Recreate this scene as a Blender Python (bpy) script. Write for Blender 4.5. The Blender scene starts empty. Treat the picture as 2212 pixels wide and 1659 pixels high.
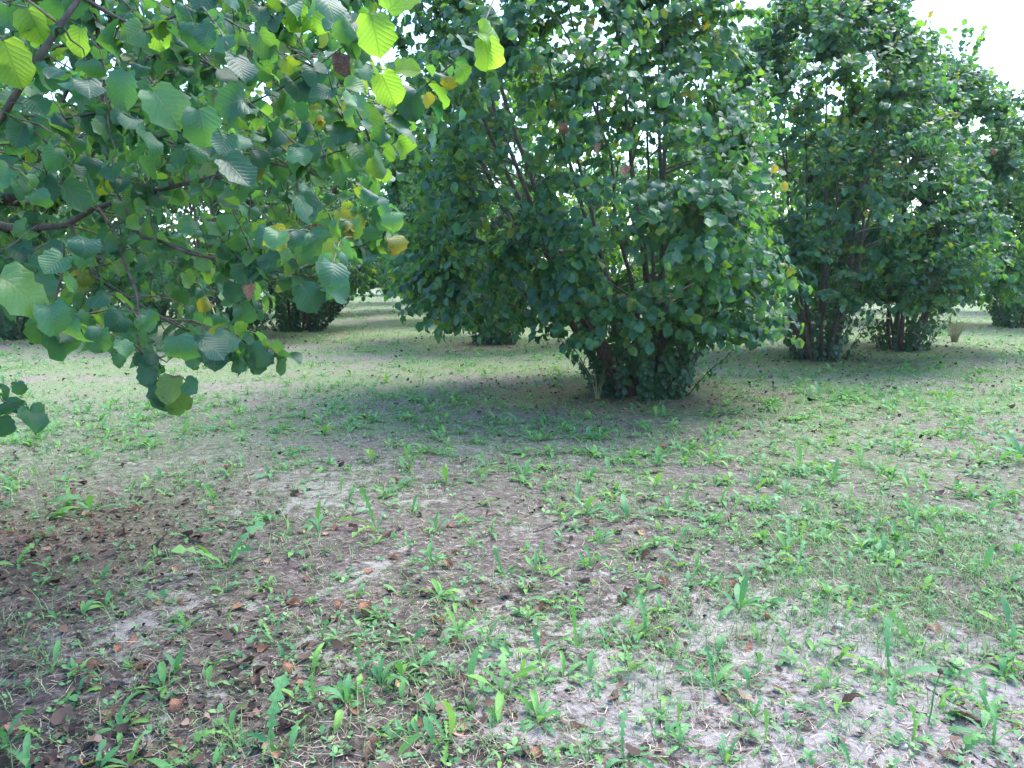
import bpy, math
import numpy as np
from mathutils import Matrix, Vector

sc = bpy.context.scene
R_ = math.radians

# ------------------------------------------------------------------ camera
CAM_H, PITCH, FPX = 1.45, R_(8.27), 1662.0          # focal length in pixels of a 2212 px wide picture
cam_d = bpy.data.cameras.new('camera')
cam_d.sensor_width = 36.0
cam_d.lens = 36.0 * FPX / 2212.0
cam_d.clip_start, cam_d.clip_end = 0.05, 3000.0
cam = bpy.data.objects.new('camera', cam_d)
cam.location = (0, 0, CAM_H)
cam.rotation_euler = (math.pi / 2 - PITCH, 0, 0)
sc.collection.objects.link(cam)
sc.camera = cam

# ------------------------------------------------------------------ sky, sun, exposure
SUN_EL, SUN_AZ = R_(62), R_(48)                       # azimuth from +Y towards +X
w = bpy.data.worlds.new('World'); sc.world = w; w.use_nodes = True
nt = w.node_tree; nt.nodes.clear()
sky = nt.nodes.new('ShaderNodeTexSky'); sky.sky_type = 'NISHITA'
sky.sun_disc = False; sky.sun_elevation = SUN_EL; sky.sun_rotation = SUN_AZ
sky.air_density, sky.dust_density, sky.ozone_density = 1.0, 1.6, 1.0
hs = nt.nodes.new('ShaderNodeHueSaturation'); hs.inputs['Saturation'].default_value = 1.2
bg = nt.nodes.new('ShaderNodeBackground'); bg.inputs['Strength'].default_value = 0.15
wo = nt.nodes.new('ShaderNodeOutputWorld')
nt.links.new(sky.outputs[0], hs.inputs['Color']); nt.links.new(hs.outputs[0], bg.inputs[0]); nt.links.new(bg.outputs[0], wo.inputs[0])
sl = bpy.data.lights.new('sun', 'SUN'); sl.energy = 1.0; sl.angle = R_(45); sl.color = (1.0, 0.97, 0.95)
sun = bpy.data.objects.new('sun', sl); sc.collection.objects.link(sun)
sdir = Vector((math.sin(SUN_AZ) * math.cos(SUN_EL), math.cos(SUN_AZ) * math.cos(SUN_EL), math.sin(SUN_EL)))
sun.rotation_euler = sdir.to_track_quat('Z', 'Y').to_euler()
sun.location = (10, 10, 20)
sc.view_settings.view_transform = 'Standard'; sc.view_settings.look = 'None'
sc.view_settings.gamma = 1.0; sc.view_settings.use_curve_mapping = False
sc.view_settings.exposure = 2.42
sc.cycles.max_bounces = 8; sc.cycles.diffuse_bounces = 4; sc.cycles.glossy_bounces = 2
sc.cycles.transmission_bounces = 6; sc.cycles.transparent_max_bounces = 4
sc.cycles.use_denoising = True; sc.cycles.denoising_prefilter = 'NONE'
sc.cycles.caustics_reflective = False; sc.cycles.caustics_refractive = False

# ------------------------------------------------------------------ helpers
rng = np.random.default_rng(7)
CP, SP = math.cos(PITCH), math.sin(PITCH)

def ray(px, py):
    x = (px - 1106) / FPX; y = (829.5 - py) / FPX
    return np.array([x, CP + y * SP, -SP + y * CP])

def gpt(px, py):                                       # a picture point on the ground -> x, y
    d = ray(px, py); t = CAM_H / -d[2]
    return d[0] * t, d[1] * t

def at(px, py, dep):                                   # a picture point at a given distance forward
    d = ray(px, py)
    return np.array([0, 0, CAM_H]) + d * (dep / d[1])

def project(P):
    P = np.asarray(P, float)
    z = P[..., 2] - CAM_H
    f = P[..., 1] * CP - z * SP
    u = P[..., 1] * SP + z * CP
    fs = np.where(f > 0.05, f, 0.05)
    return 1106 + FPX * P[..., 0] / fs, 829.5 - FPX * u / fs, f

def hgt(x, y):
    x = np.asarray(x, float); y = np.asarray(y, float)
    return (0.011 * np.sin(1.7 * x + 0.6 * y + 1) * np.sin(1.3 * y - 0.4 * x) + 0.007 * np.sin(4.1 * x - 2.3 * y + 2)
            + 0.005 * np.sin(7.3 * y + 3.1 * x) + 0.004 * np.sin(13 * x + 5 * y) * np.sin(11 * y - 6 * x))

def vnoise(x, y, scale, seed):
    x = np.asarray(x, float) * scale + 1000.3; y = np.asarray(y, float) * scale + 2000.7
    xi = np.floor(x).astype(np.int64); yi = np.floor(y).astype(np.int64)
    fx = x - xi; fy = y - yi; fx = fx * fx * (3 - 2 * fx); fy = fy * fy * (3 - 2 * fy)
    def h(a, b):
        n = (a * 73856093) ^ (b * 19349663) ^ (seed * 83492791)
        n = (n ^ (n >> 13)) * 1274126177 & 0x7fffffff
        return ((n ^ (n >> 16)) & 0xffff) / 65535.0
    return (h(xi, yi) * (1 - fx) + h(xi + 1, yi) * fx) * (1 - fy) + (h(xi, yi + 1) * (1 - fx) + h(xi + 1, yi + 1) * fx) * fy

def nrm(a):
    return a / np.maximum(np.linalg.norm(a, axis=-1, keepdims=True), 1e-9)

def mesh_np(name, V, F, mat=None, smooth=True, uv=None, rnd=None):
    V = np.asarray(V, np.float32); F = np.asarray(F, np.int32)
    me = bpy.data.meshes.new(name)
    k = F.shape[1]
    me.vertices.add(len(V)); me.vertices.foreach_set('co', V.ravel())
    me.loops.add(F.size); me.loops.foreach_set('vertex_index', F.ravel())
    me.polygons.add(len(F)); me.polygons.foreach_set('loop_start', np.arange(0, F.size, k, dtype=np.int32))
    me.update(calc_edges=True)
    if smooth:
        me.polygons.foreach_set('use_smooth', np.ones(len(F), bool))
    if uv is not None:
        l = me.uv_layers.new(name='UVMap')
        l.data.foreach_set('uv', np.asarray(uv, np.float32)[F.ravel()].ravel())
    if rnd is not None:
        me.attributes.new('rnd', 'FLOAT', 'POINT').data.foreach_set('value', np.asarray(rnd, np.float32))
    if mat is not None:
        me.materials.append(mat)
    return me

def link(name, data, parent=None, loc=None, **props):
    o = bpy.data.objects.new(name, data)
    sc.collection.objects.link(o)
    if parent is not None: o.parent = parent
    if loc is not None: o.location = loc
    for k, v in props.items(): o[k] = v
    return o

def thing(name, label, cat, loc=(0, 0, 0), group=None):
    o = link(name, None, None, loc, label=label, category=cat)
    if group: o['group'] = group
    o.empty_display_size = 0.1
    return o

def tube(pts, rad, sides=6):
    pts = np.asarray(pts, float); rad = np.asarray(rad, float)
    t = nrm(np.gradient(pts, axis=0))
    ref = np.where(np.abs(t[:, 2:3]) > 0.95, np.array([[1., 0, 0]]), np.array([[0, 0, 1.]]))
    a = nrm(np.cross(t, ref)); b = np.cross(t, a)
    ang = np.linspace(0, 2 * np.pi, sides, endpoint=False)
    V = pts[:, None] + rad[:, None, None] * (a[:, None] * np.cos(ang)[None, :, None] + b[:, None] * np.sin(ang)[None, :, None])
    n = len(pts); V = V.reshape(-1, 3)
    i = np.arange(n - 1)[:, None]; j = np.arange(sides)[None]; j2 = (j + 1) % sides
    F = np.stack([i * sides + j, i * sides + j2, (i + 1) * sides + j2, (i + 1) * sides + j], -1).reshape(-1, 4)
    return V, F

def tubes(list_pts, list_rad, sides):
    Vs, Fs, o = [], [], 0
    for p, r in zip(list_pts, list_rad):
        V, F = tube(p, r, sides); Vs.append(V); Fs.append(F + o); o += len(V)
    return np.concatenate(Vs), np.concatenate(Fs)

def smooth_path(P, n):
    P = np.asarray(P, float)
    s = np.r_[0, np.cumsum(np.linalg.norm(np.diff(P, axis=0), axis=1))]; s /= s[-1]
    Pe = np.vstack([2 * P[0] - P[1], P, 2 * P[-1] - P[-2]])
    out = []
    for u in np.linspace(0, 1, n):
        k = min(np.searchsorted(s, u, side='right') - 1, len(P) - 2); k = max(k, 0)
        t = (u - s[k]) / max(s[k + 1] - s[k], 1e-9)
        p0, p1, p2, p3 = Pe[k], Pe[k + 1], Pe[k + 2], Pe[k + 3]
        out.append(0.5 * ((2 * p1) + (-p0 + p2) * t + (2 * p0 - 5 * p1 + 4 * p2 - p3) * t * t + (-p0 + 3 * p1 - 3 * p2 + p3) * t ** 3))
    return np.array(out)

# grid shaped leaves: (V, F, UV)
def grid_leaf(rows, cols):                              # rows: list of arrays (ncols,3)
    V = np.concatenate(rows); nr = len(rows); nc = cols
    i = np.arange(nr - 1)[:, None]; j = np.arange(nc - 1)[None]
    F = np.stack([i * nc + j, i * nc + j + 1, (i + 1) * nc + j + 1, (i + 1) * nc + j], -1).reshape(-1, 4)
    return V, F

def bend(V, k):
    V = V.copy(); y = np.maximum(V[:, 1], 0); a = k * y
    if abs(k) > 1e-4:
        ny = np.sin(a) / k; nz = -(1 - np.cos(a)) / k
        z = V[:, 2].copy(); pos = V[:, 1] > 0
        V[pos, 1] = (ny + z * np.sin(a))[pos]; V[pos, 2] = (nz + z * np.cos(a))[pos]
    return V

HT = [-.30, 0., .05, .17, .28, .40, .52, .64, .76, .87, .95, 1.0]
HW = [.010, .016, .25, .37, .425, .455, .47, .455, .385, .215, .07, .006]
def hazel_leaf(seed, hi=True, wide=1.0, k=None, point=False):
    r = np.random.default_rng(seed)
    T, W = (HT, HW) if hi is True else (([-.30, 0., .06, .36, .66, .88, 1.0], [.010, .016, .27, .45, .44, .20, .01]) if hi is False else ([-.12, .10, .56, 1.0], [.02, .36, .45, .02]))
    if point:
        W = [a * (1.0 if t < .4 else max(0.02, 1 - 0.5 * (t - .4) / .6)) for a, t in zip(W, T)]
    hi_ = hi is True
    U = np.array([-1, -.5, 0, .5, 1]) if hi_ else np.array([-1., 0, 1])
    fold = r.uniform(-.05, 0.55); cup = r.uniform(-.9, .3); ph = r.uniform(0, 6, 3); wav = r.uniform(.04, .12)
    tw = r.uniform(-.5, .5); skew = r.uniform(-.06, .06)
    rows = []; uv = []
    for q, (t, wd) in enumerate(zip(T, W)):
        e = 1.0
        if hi_ and 2 < q < len(T) - 1: e = 1.0 + (0.08 if q % 2 else -0.07) + r.uniform(-.02, .02)
        x = U * wd * wide * np.where(np.abs(U) > .9, e, 1.0) + skew * math.sin(3 * max(t, 0))
        au = np.abs(U)
        y = np.full(len(U), t, float)
        if q >= (2 if hi is not None else 1): y = y - 0.11 * au ** 2 * (1 - t) + (0.03 * au if t > .6 else 0)
        ax = np.abs(U * wd)
        z = fold * ax * wide + cup * (U * wd) ** 2 + wav * au * np.sin(8 * t + ph[0] + (U > 0) * ph[1])
        if hi_ and q >= 2: z = z + (0.012 if q % 2 else -0.012) * au * (1 - au * .3)
        a = tw * t
        rows.append(np.stack([x * math.cos(a) - z * math.sin(a), y, x * math.sin(a) + z * math.cos(a)], -1))
        uv += [(0.5 + 0.5 * u * wd / .485, t) for u in U]
    V, F = grid_leaf(rows, len(U))
    V = bend(V, r.uniform(.2, 2.1) if k is None else k)
    return V, F, np.array(uv)

def curled_leaf(seed):                                  # a dry fallen leaf
    r = np.random.default_rng(seed)
    T = [-.22, 0., .06, .2, .35, .5, .65, .8, .92, 1.0]; W = [.012, .02, .26, .40, .47, .48, .45, .36, .18, .02]
    U = np.array([-1, -.6, -.2, .2, .6, 1]); roll = r.uniform(1.2, 3.6); rows = []; uv = []
    k = r.uniform(-1.2, 2.2); sk = r.uniform(-.6, .6)
    for q, (t, wd) in enumerate(zip(T, W)):
        th = roll * (U * wd) * (1 + .5 * math.sin(3 * t + seed)) + sk * (t - .5)
        x = np.sin(th) / roll; z = (1 - np.cos(th)) / roll
        cr = (0.012 if q % 2 else -.012) * np.abs(U)
        y = t - 0.1 * np.abs(U) ** 2 * (1 - t) + r.normal(0, .012, len(U))
        rows.append(np.stack([x + r.normal(0, .03, len(U)), y, z + cr + r.normal(0, .03, len(U))], -1))
        uv += [(0.5 + 0.5 * u * wd / .485, t) for u in U]
    V, F = grid_leaf(rows, len(U)); V = bend(V, k)
    V[:, 1] -= .4; V[:, 2] -= np.percentile(V[:, 2], 12)
    return V, F, np.array(uv)

def weed_leaf(seed, style, hi=True, k=None):
    r = np.random.default_rng(seed)
    n = {0: 15, 1: 9, 2: 9}[style] if hi else 4
    T = np.linspace(0, 1, n); rows = []; uv = []
    kk = r.uniform(.5, 2.2) if k is None else k; sway = r.uniform(-.18, .18); tw = r.uniform(-.7, .7); fold = r.uniform(.15, .5)
    U = np.array([-1, 0, 1.])
    for q, t in enumerate(T):
        if style == 0:                                   # lobed dandelion leaf
            wd = (.018 + .085 * t ** 1.3) * (1.6 if q % 2 == 0 and q > 1 else .42)
            if t > .8: wd = [.12, .115, .055, .006][min(int((t - .8) / .06), 3)]
            if t >= 1: wd = .005
        elif style == 1:                                 # toothed spoon shaped leaf
            wd = (.013 + .088 * max(0, math.sin(math.pi * min(1, max(0, (t - .12) / .88)) ** 1.25)) ** .8) * (1.08 if q % 2 else .94)
        else:                                            # narrow lance shaped leaf
            wd = (.014 + .085 * max(0, math.sin(math.pi * t ** 1.2)) ** .9) * (1.07 if q % 2 else .95)
        lag = np.array([-.055, 0, -.055]) if (style == 0 and q % 2 == 0 and q > 1 and t < .8) else 0
        x = U * wd + sway * t * t; z = fold * np.abs(U) * wd + .012 * np.sin(11 * t + seed + 2 * U) * np.abs(U)
        a = tw * t
        rows.append(np.stack([(x - sway * t * t) * math.cos(a) - z * math.sin(a) + sway * t * t, t + lag + 0 * U, (x - sway * t * t) * math.sin(a) + z * math.cos(a)], -1))
        uv += [(.5 + .5 * u, t) for u in U]
    V, F = grid_leaf(rows, 3)
    return bend(V, kk), F, np.array(uv)

def basis(D, N):                                        # columns X, Y(=D), Z(~N)
    D = nrm(D); X = nrm(np.cross(D, N)); Z = np.cross(X, D)
    return np.stack([X, D, Z], -1)

def bake(variants, vi, B, S, P, rnd):
    Vs, Fs, Us, Rs, off = [], [], [], [], 0
    for v, (V, F, uv) in enumerate(variants):
        m = np.where(vi == v)[0]
        if not len(m): continue
        W = np.einsum('nij,vj->nvi', B[m] * S[m][:, None, None], V) + P[m][:, None]
        n, c = len(m), len(V)
        Vs.append(W.reshape(-1, 3)); Fs.append((F[None] + (np.arange(n) * c)[:, None, None] + off).reshape(-1, 4))
        Us.append(np.tile(uv, (n, 1))); Rs.append(np.repeat(rnd[m], c)); off += n * c
    return np.concatenate(Vs), np.concatenate(Fs), np.concatenate(Us), np.concatenate(Rs)

# ------------------------------------------------------------------ materials
def mat_new(name):
    m = bpy.data.materials.new(name); m.use_nodes = True
    m.node_tree.nodes.clear()
    return m, m.node_tree.nodes, m.node_tree.links

def ramp(N, stops, interp='LINEAR'):
    r = N.new('ShaderNodeValToRGB'); r.color_ramp.interpolation = interp
    e = r.color_ramp.elements
    while len(e) < len(stops): e.new(0.5)
    for q, (p, c) in enumerate(stops):
        e[q].position = p; e[q].color = (*c, 1)
    return r

def math_n(N, L, op, a, b=None, c=None):
    n = N.new('ShaderNodeMath'); n.operation = op
    for q, v in enumerate((a, b, c)):
        if v is None: continue
        if isinstance(v, (int, float)): n.inputs[q].default_value = v
        else: L.new(v, n.inputs[q])
    return n.outputs[0]

def leaf_material(name, top, under, trans, tf, rough, veins=8.0, spec=.45, bump=.35, spots=None):
    m, N, L = mat_new(name)
    at_ = N.new('ShaderNodeAttribute'); at_.attribute_name = 'rnd'
    oi = N.new('ShaderNodeObjectInfo')
    r = math_n(N, L, 'FRACT', math_n(N, L, 'ADD', at_.outputs['Fac'], oi.outputs['Random']))
    rt = ramp(N, top); L.new(r, rt.inputs[0])
    rr = ramp(N, trans); L.new(r, rr.inputs[0])
    uv = N.new('ShaderNodeUVMap'); sx = N.new('ShaderNodeSeparateXYZ'); L.new(uv.outputs[0], sx.inputs[0])
    au = math_n(N, L, 'ABSOLUTE', math_n(N, L, 'MULTIPLY_ADD', sx.outputs[0], 2.0, -1.0))
    s = math_n(N, L, 'MULTIPLY_ADD', au, -0.42, sx.outputs[1])
    fr = math_n(N, L, 'ABSOLUTE', math_n(N, L, 'MULTIPLY_ADD', math_n(N, L, 'FRACT', math_n(N, L, 'MULTIPLY', s, veins)), 2.0, -1.0))
    mid = math_n(N, L, 'SUBTRACT', 1.0, math_n(N, L, 'MULTIPLY', au, 14.0)); mid.node.use_clamp = True
    lat = math_n(N, L, 'MULTIPLY_ADD', fr, 7.0, -6.0); lat.node.use_clamp = True
    vein = math_n(N, L, 'MAXIMUM', mid, lat)
    tc = N.new('ShaderNodeTexCoord')
    no = N.new('ShaderNodeTexNoise'); no.inputs['Scale'].default_value = 22; no.inputs['Detail'].default_value = 3
    L.new(tc.outputs['Object'], no.inputs['Vector'])
    mx = N.new('ShaderNodeMix'); mx.data_type = 'RGBA'; mx.blend_type = 'MIX'
    L.new(math_n(N, L, 'MULTIPLY', vein, .4), mx.inputs[0]); L.new(rt.outputs[0], mx.inputs[6])
    mx.inputs[7].default_value = (*under[-1][1], 1)
    # blotches of the leaf's own colour
    mz = N.new('ShaderNodeMix'); mz.data_type = 'RGBA'; mz.blend_type = 'MULTIPLY'
    nr = ramp(N, [(.3, (.72, .76, .72)), (.7, (1.2, 1.2, 1.12))]); L.new(no.outputs['Fac'], nr.inputs[0])
    mz.inputs[0].default_value = 1.0; L.new(mx.outputs[2], mz.inputs[6]); L.new(nr.outputs[0], mz.inputs[7])
    ru = ramp(N, under); L.new(r, ru.inputs[0])
    ge = N.new('ShaderNodeNewGeometry')
    side = N.new('ShaderNodeMix'); side.data_type = 'RGBA'
    L.new(ge.outputs['Backfacing'], side.inputs[0]); L.new(mz.outputs[2], side.inputs[6]); L.new(ru.outputs[0], side.inputs[7])
    # relief: cushions between the lateral veins
    bm = N.new('ShaderNodeBump'); bm.inputs['Strength'].default_value = bump; bm.inputs['Distance'].default_value = .004
    hh = math_n(N, L, 'SUBTRACT', math_n(N, L, 'MULTIPLY', no.outputs['Fac'], .5), math_n(N, L, 'MAXIMUM', math_n(N, L, 'POWER', fr, 3.0), mid))
    L.new(hh, bm.inputs['Height'])
    p = N.new('ShaderNodeBsdfPrincipled'); p.inputs['Roughness'].default_value = rough
    p.inputs['Specular IOR Level'].default_value = spec
    L.new(side.outputs[2], p.inputs['Base Color']); L.new(bm.outputs[0], p.inputs['Normal'])
    t = N.new('ShaderNodeBsdfTranslucent')
    tm = N.new('ShaderNodeMix'); tm.data_type = 'RGBA'; tm.blend_type = 'MULTIPLY'
    L.new(math_n(N, L, 'MULTIPLY', vein, .55), tm.inputs[0]); L.new(rr.outputs[0], tm.inputs[6]); tm.inputs[7].default_value = (.35, .45, .25, 1)
    L.new(tm.outputs[2], t.inputs[0]); L.new(bm.outputs[0], t.inputs['Normal'])
    ms = N.new('ShaderNodeMixShader'); ms.inputs[0].default_value = tf
    L.new(p.outputs[0], ms.inputs[1]); L.new(t.outputs[0], ms.inputs[2])
    o = N.new('ShaderNodeOutputMaterial'); L.new(ms.outputs[0], o.inputs[0])
    return m

M_leaf = leaf_material('hazel_leaf_green',
    [(0, (.010, .058, .042)), (.35, (.017, .088, .060)), (.7, (.030, .125, .078)), (.92, (.055, .165, .07)), (.985, (.10, .17, .04)), (1, (.24, .22, .04))],
    [(0, (.045, .120, .085)), (.9, (.075, .165, .095)), (1, (.24, .24, .09))],
    [(0, (.09, .34, .08)), (.6, (.22, .56, .06)), (.93, (.38, .72, .04)), (.985, (.46, .62, .03)), (1, (.60, .52, .02))], .33, .42, spec=.45, bump=.22)
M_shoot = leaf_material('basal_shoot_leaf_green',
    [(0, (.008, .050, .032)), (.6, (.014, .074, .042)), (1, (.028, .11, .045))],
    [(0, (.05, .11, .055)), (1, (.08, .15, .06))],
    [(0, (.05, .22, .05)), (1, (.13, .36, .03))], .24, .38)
M_weed = leaf_material('weed_leaf_green',
    [(0, (.075, .22, .10)), (.5, (.11, .29, .115)), (1, (.19, .38, .08))],
    [(0, (.13, .28, .12)), (1, (.2, .36, .12))],
    [(0, (.14, .46, .06)), (1, (.30, .60, .05))], .30, .50, veins=9, bump=.25, spec=.35)

def dry_leaf_material(name, a, b):
    m, N, L = mat_new(name)
    tc = N.new('ShaderNodeTexCoord'); no = N.new('ShaderNodeTexNoise'); no.inputs['Scale'].default_value = 9; no.inputs['Detail'].default_value = 4
    L.new(tc.outputs['Object'], no.inputs['Vector'])
    r = ramp(N, [(.3, a), (.72, b)]); L.new(no.outputs['Fac'], r.inputs[0])
    uv = N.new('ShaderNodeUVMap'); sx = N.new('ShaderNodeSeparateXYZ'); L.new(uv.outputs[0], sx.inputs[0])
    au = math_n(N, L, 'ABSOLUTE', math_n(N, L, 'MULTIPLY_ADD', sx.outputs[0], 2.0, -1.0))
    s = math_n(N, L, 'MULTIPLY_ADD', au, -0.42, sx.outputs[1])
    fr = math_n(N, L, 'ABSOLUTE', math_n(N, L, 'MULTIPLY_ADD', math_n(N, L, 'FRACT', math_n(N, L, 'MULTIPLY', s, 8.0)), 2.0, -1.0))
    bm = N.new('ShaderNodeBump'); bm.inputs['Strength'].default_value = .22; bm.inputs['Distance'].default_value = .03
    L.new(fr, bm.inputs['Height'])
    p = N.new('ShaderNodeBsdfPrincipled'); p.inputs['Roughness'].default_value = .75
    L.new(r.outputs[0], p.inputs['Base Color']); L.new(bm.outputs[0], p.inputs['Normal'])
    t = N.new('ShaderNodeBsdfTranslucent'); L.new(r.outputs[0], t.inputs[0])
    ms = N.new('ShaderNodeMixShader'); ms.inputs[0].default_value = .2
    L.new(p.outputs[0], ms.inputs[1]); L.new(t.outputs[0], ms.inputs[2])
    o = N.new('ShaderNodeOutputMaterial'); L.new(ms.outputs[0], o.inputs[0])
    return m
M_dry = {'dark brown': dry_leaf_material('dry_leaf_dark_brown', (.085, .046, .034), (.20, .11, .08)),
         'reddish brown': dry_leaf_material('dry_leaf_reddish_brown', (.20, .090, .052), (.40, .20, .125)),
         'pale tan': dry_leaf_material('dry_leaf_pale_tan', (.36, .20, .12), (.56, .37, .24))}

def bark_material(name, a, b):
    m, N, L = mat_new(name)
    tc = N.new('ShaderNodeTexCoord'); mp = N.new('ShaderNodeMapping'); mp.inputs['Scale'].default_value = (30, 30, 9)
    L.new(tc.outputs['Object'], mp.inputs[0])
    no = N.new('ShaderNodeTexNoise'); no.inputs['Scale'].default_value = 1.6; no.inputs['Detail'].default_value = 6
    L.new(mp.outputs[0], no.inputs['Vector'])
    r = ramp(N, [(.3, a), (.7, b)]); L.new(no.outputs['Fac'], r.inputs[0])
    bm = N.new('ShaderNodeBump'); bm.inputs['Strength'].default_value = .5; bm.inputs['Distance'].default_value = .01
    L.new(no.outputs['Fac'], bm.inputs['Height'])
    p = N.new('ShaderNodeBsdfPrincipled'); p.inputs['Roughness'].default_value = .8
    L.new(r.outputs[0], p.inputs['Base Color']); L.new(bm.outputs[0], p.inputs['Normal'])
    o = N.new('ShaderNodeOutputMaterial'); L.new(p.outputs[0], o.inputs[0])
    return m
M_bark = bark_material('hazel_bark', (.045, .034, .028), (.13, .10, .085))
M_twig = bark_material('hazel_twig_bark', (.07, .052, .042), (.19, .15, .125))

def rnd_material(name, stops, rough=.8, tf=0.0):
    m, N, L = mat_new(name)
    a = N.new('ShaderNodeAttribute'); a.attribute_name = 'rnd'
    r = ramp(N, stops); L.new(a.outputs['Fac'], r.inputs[0])
    p = N.new('ShaderNodeBsdfPrincipled'); p.inputs['Roughness'].default_value = rough; p.inputs['Specular IOR Level'].default_value = .3
    L.new(r.outputs[0], p.inputs['Base Color'])
    o = N.new('ShaderNodeOutputMaterial')
    if tf:
        t = N.new('ShaderNodeBsdfTranslucent'); L.new(r.outputs[0], t.inputs[0])
        ms = N.new('ShaderNodeMixShader'); ms.inputs[0].default_value = tf
        L.new(p.outputs[0], ms.inputs[1]); L.new(t.outputs[0], ms.inputs[2]); L.new(ms.outputs[0], o.inputs[0])
    else: L.new(p.outputs[0], o.inputs[0])
    return m
M_straw = rnd_material('straw', [(0, (.13, .095, .07)), (.4, (.26, .20, .15)), (.8, (.42, .34, .25)), (1, (.55, .46, .36))])
M_crumb = rnd_material('leaf_crumbs', [(0, (.030, .020, .017)), (.5, (.085, .052, .040)), (.85, (.17, .10, .072)), (1, (.30, .20, .145))])
M_grass = rnd_material('grass_blades', [(0, (.08, .20, .06)), (.5, (.15, .31, .10)), (.8, (.24, .38, .14)), (1, (.44, .42, .26))], .6, .3)
M_sprout = rnd_material('sprouts', [(0, (.08, .22, .09)), (.7, (.16, .34, .13)), (1, (.25, .42, .14))], .5, .25)

# ------------------------------------------------------------------ where things stand
TREES = {  # base in the picture, radius, height
    'A': (1385, 850, 2.35, 6.0), 'B': (1765, 775, 2.5, 5.9), 'C': (1950, 755, 2.35, 5.2), 'F': (1075, 741, 2.7, 6.0),
    'J': (490, 735, 2.5, 5.3), 'H': (640, 713, 2.4, 5.4), 'K': (15, 732, 2.6, 5.5), 'G': (985, 695, 2.5, 5.4),
    'I': (692, 681, 2.4, 5.3), 'E': (2190, 706, 2.5, 5.0)}
TPOS = {k: gpt(v[0], v[1]) for k, v in TREES.items()}
L_BASE = (-3.35, 3.5)

# ------------------------------------------------------------------ ground
def axis(lo, hi, fine_lo, fine_hi, step):
    a = [fine_lo]
    while a[-1] < fine_hi: a.append(a[-1] + step)
    s = step
    while a[-1] < hi: s *= 1.12; a.append(a[-1] + s)
    s = step; b = [fine_lo]
    while b[-1] > lo: s *= 1.12; b.append(b[-1] - s)
    return np.array(b[::-1][:-1] + a)
gx = axis(-900, 900, -5, 5, .085); gy = axis(-300, 1500, 1.5, 8, .075)
X, Y = np.meshgrid(gx, gy)
fade = 1 / (1 + (np.hypot(X, Y) / 40) ** 2)
V = np.stack([X.ravel(), Y.ravel(), (hgt(X, Y) * fade).ravel()], -1)
nx = len(gx); i = np.arange(len(gy) - 1)[:, None]; j = np.arange(nx - 1)[None]
F = np.stack([i * nx + j, i * nx + j + 1, (i + 1) * nx + j + 1, (i + 1) * nx + j], -1).reshape(-1, 4)

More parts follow.
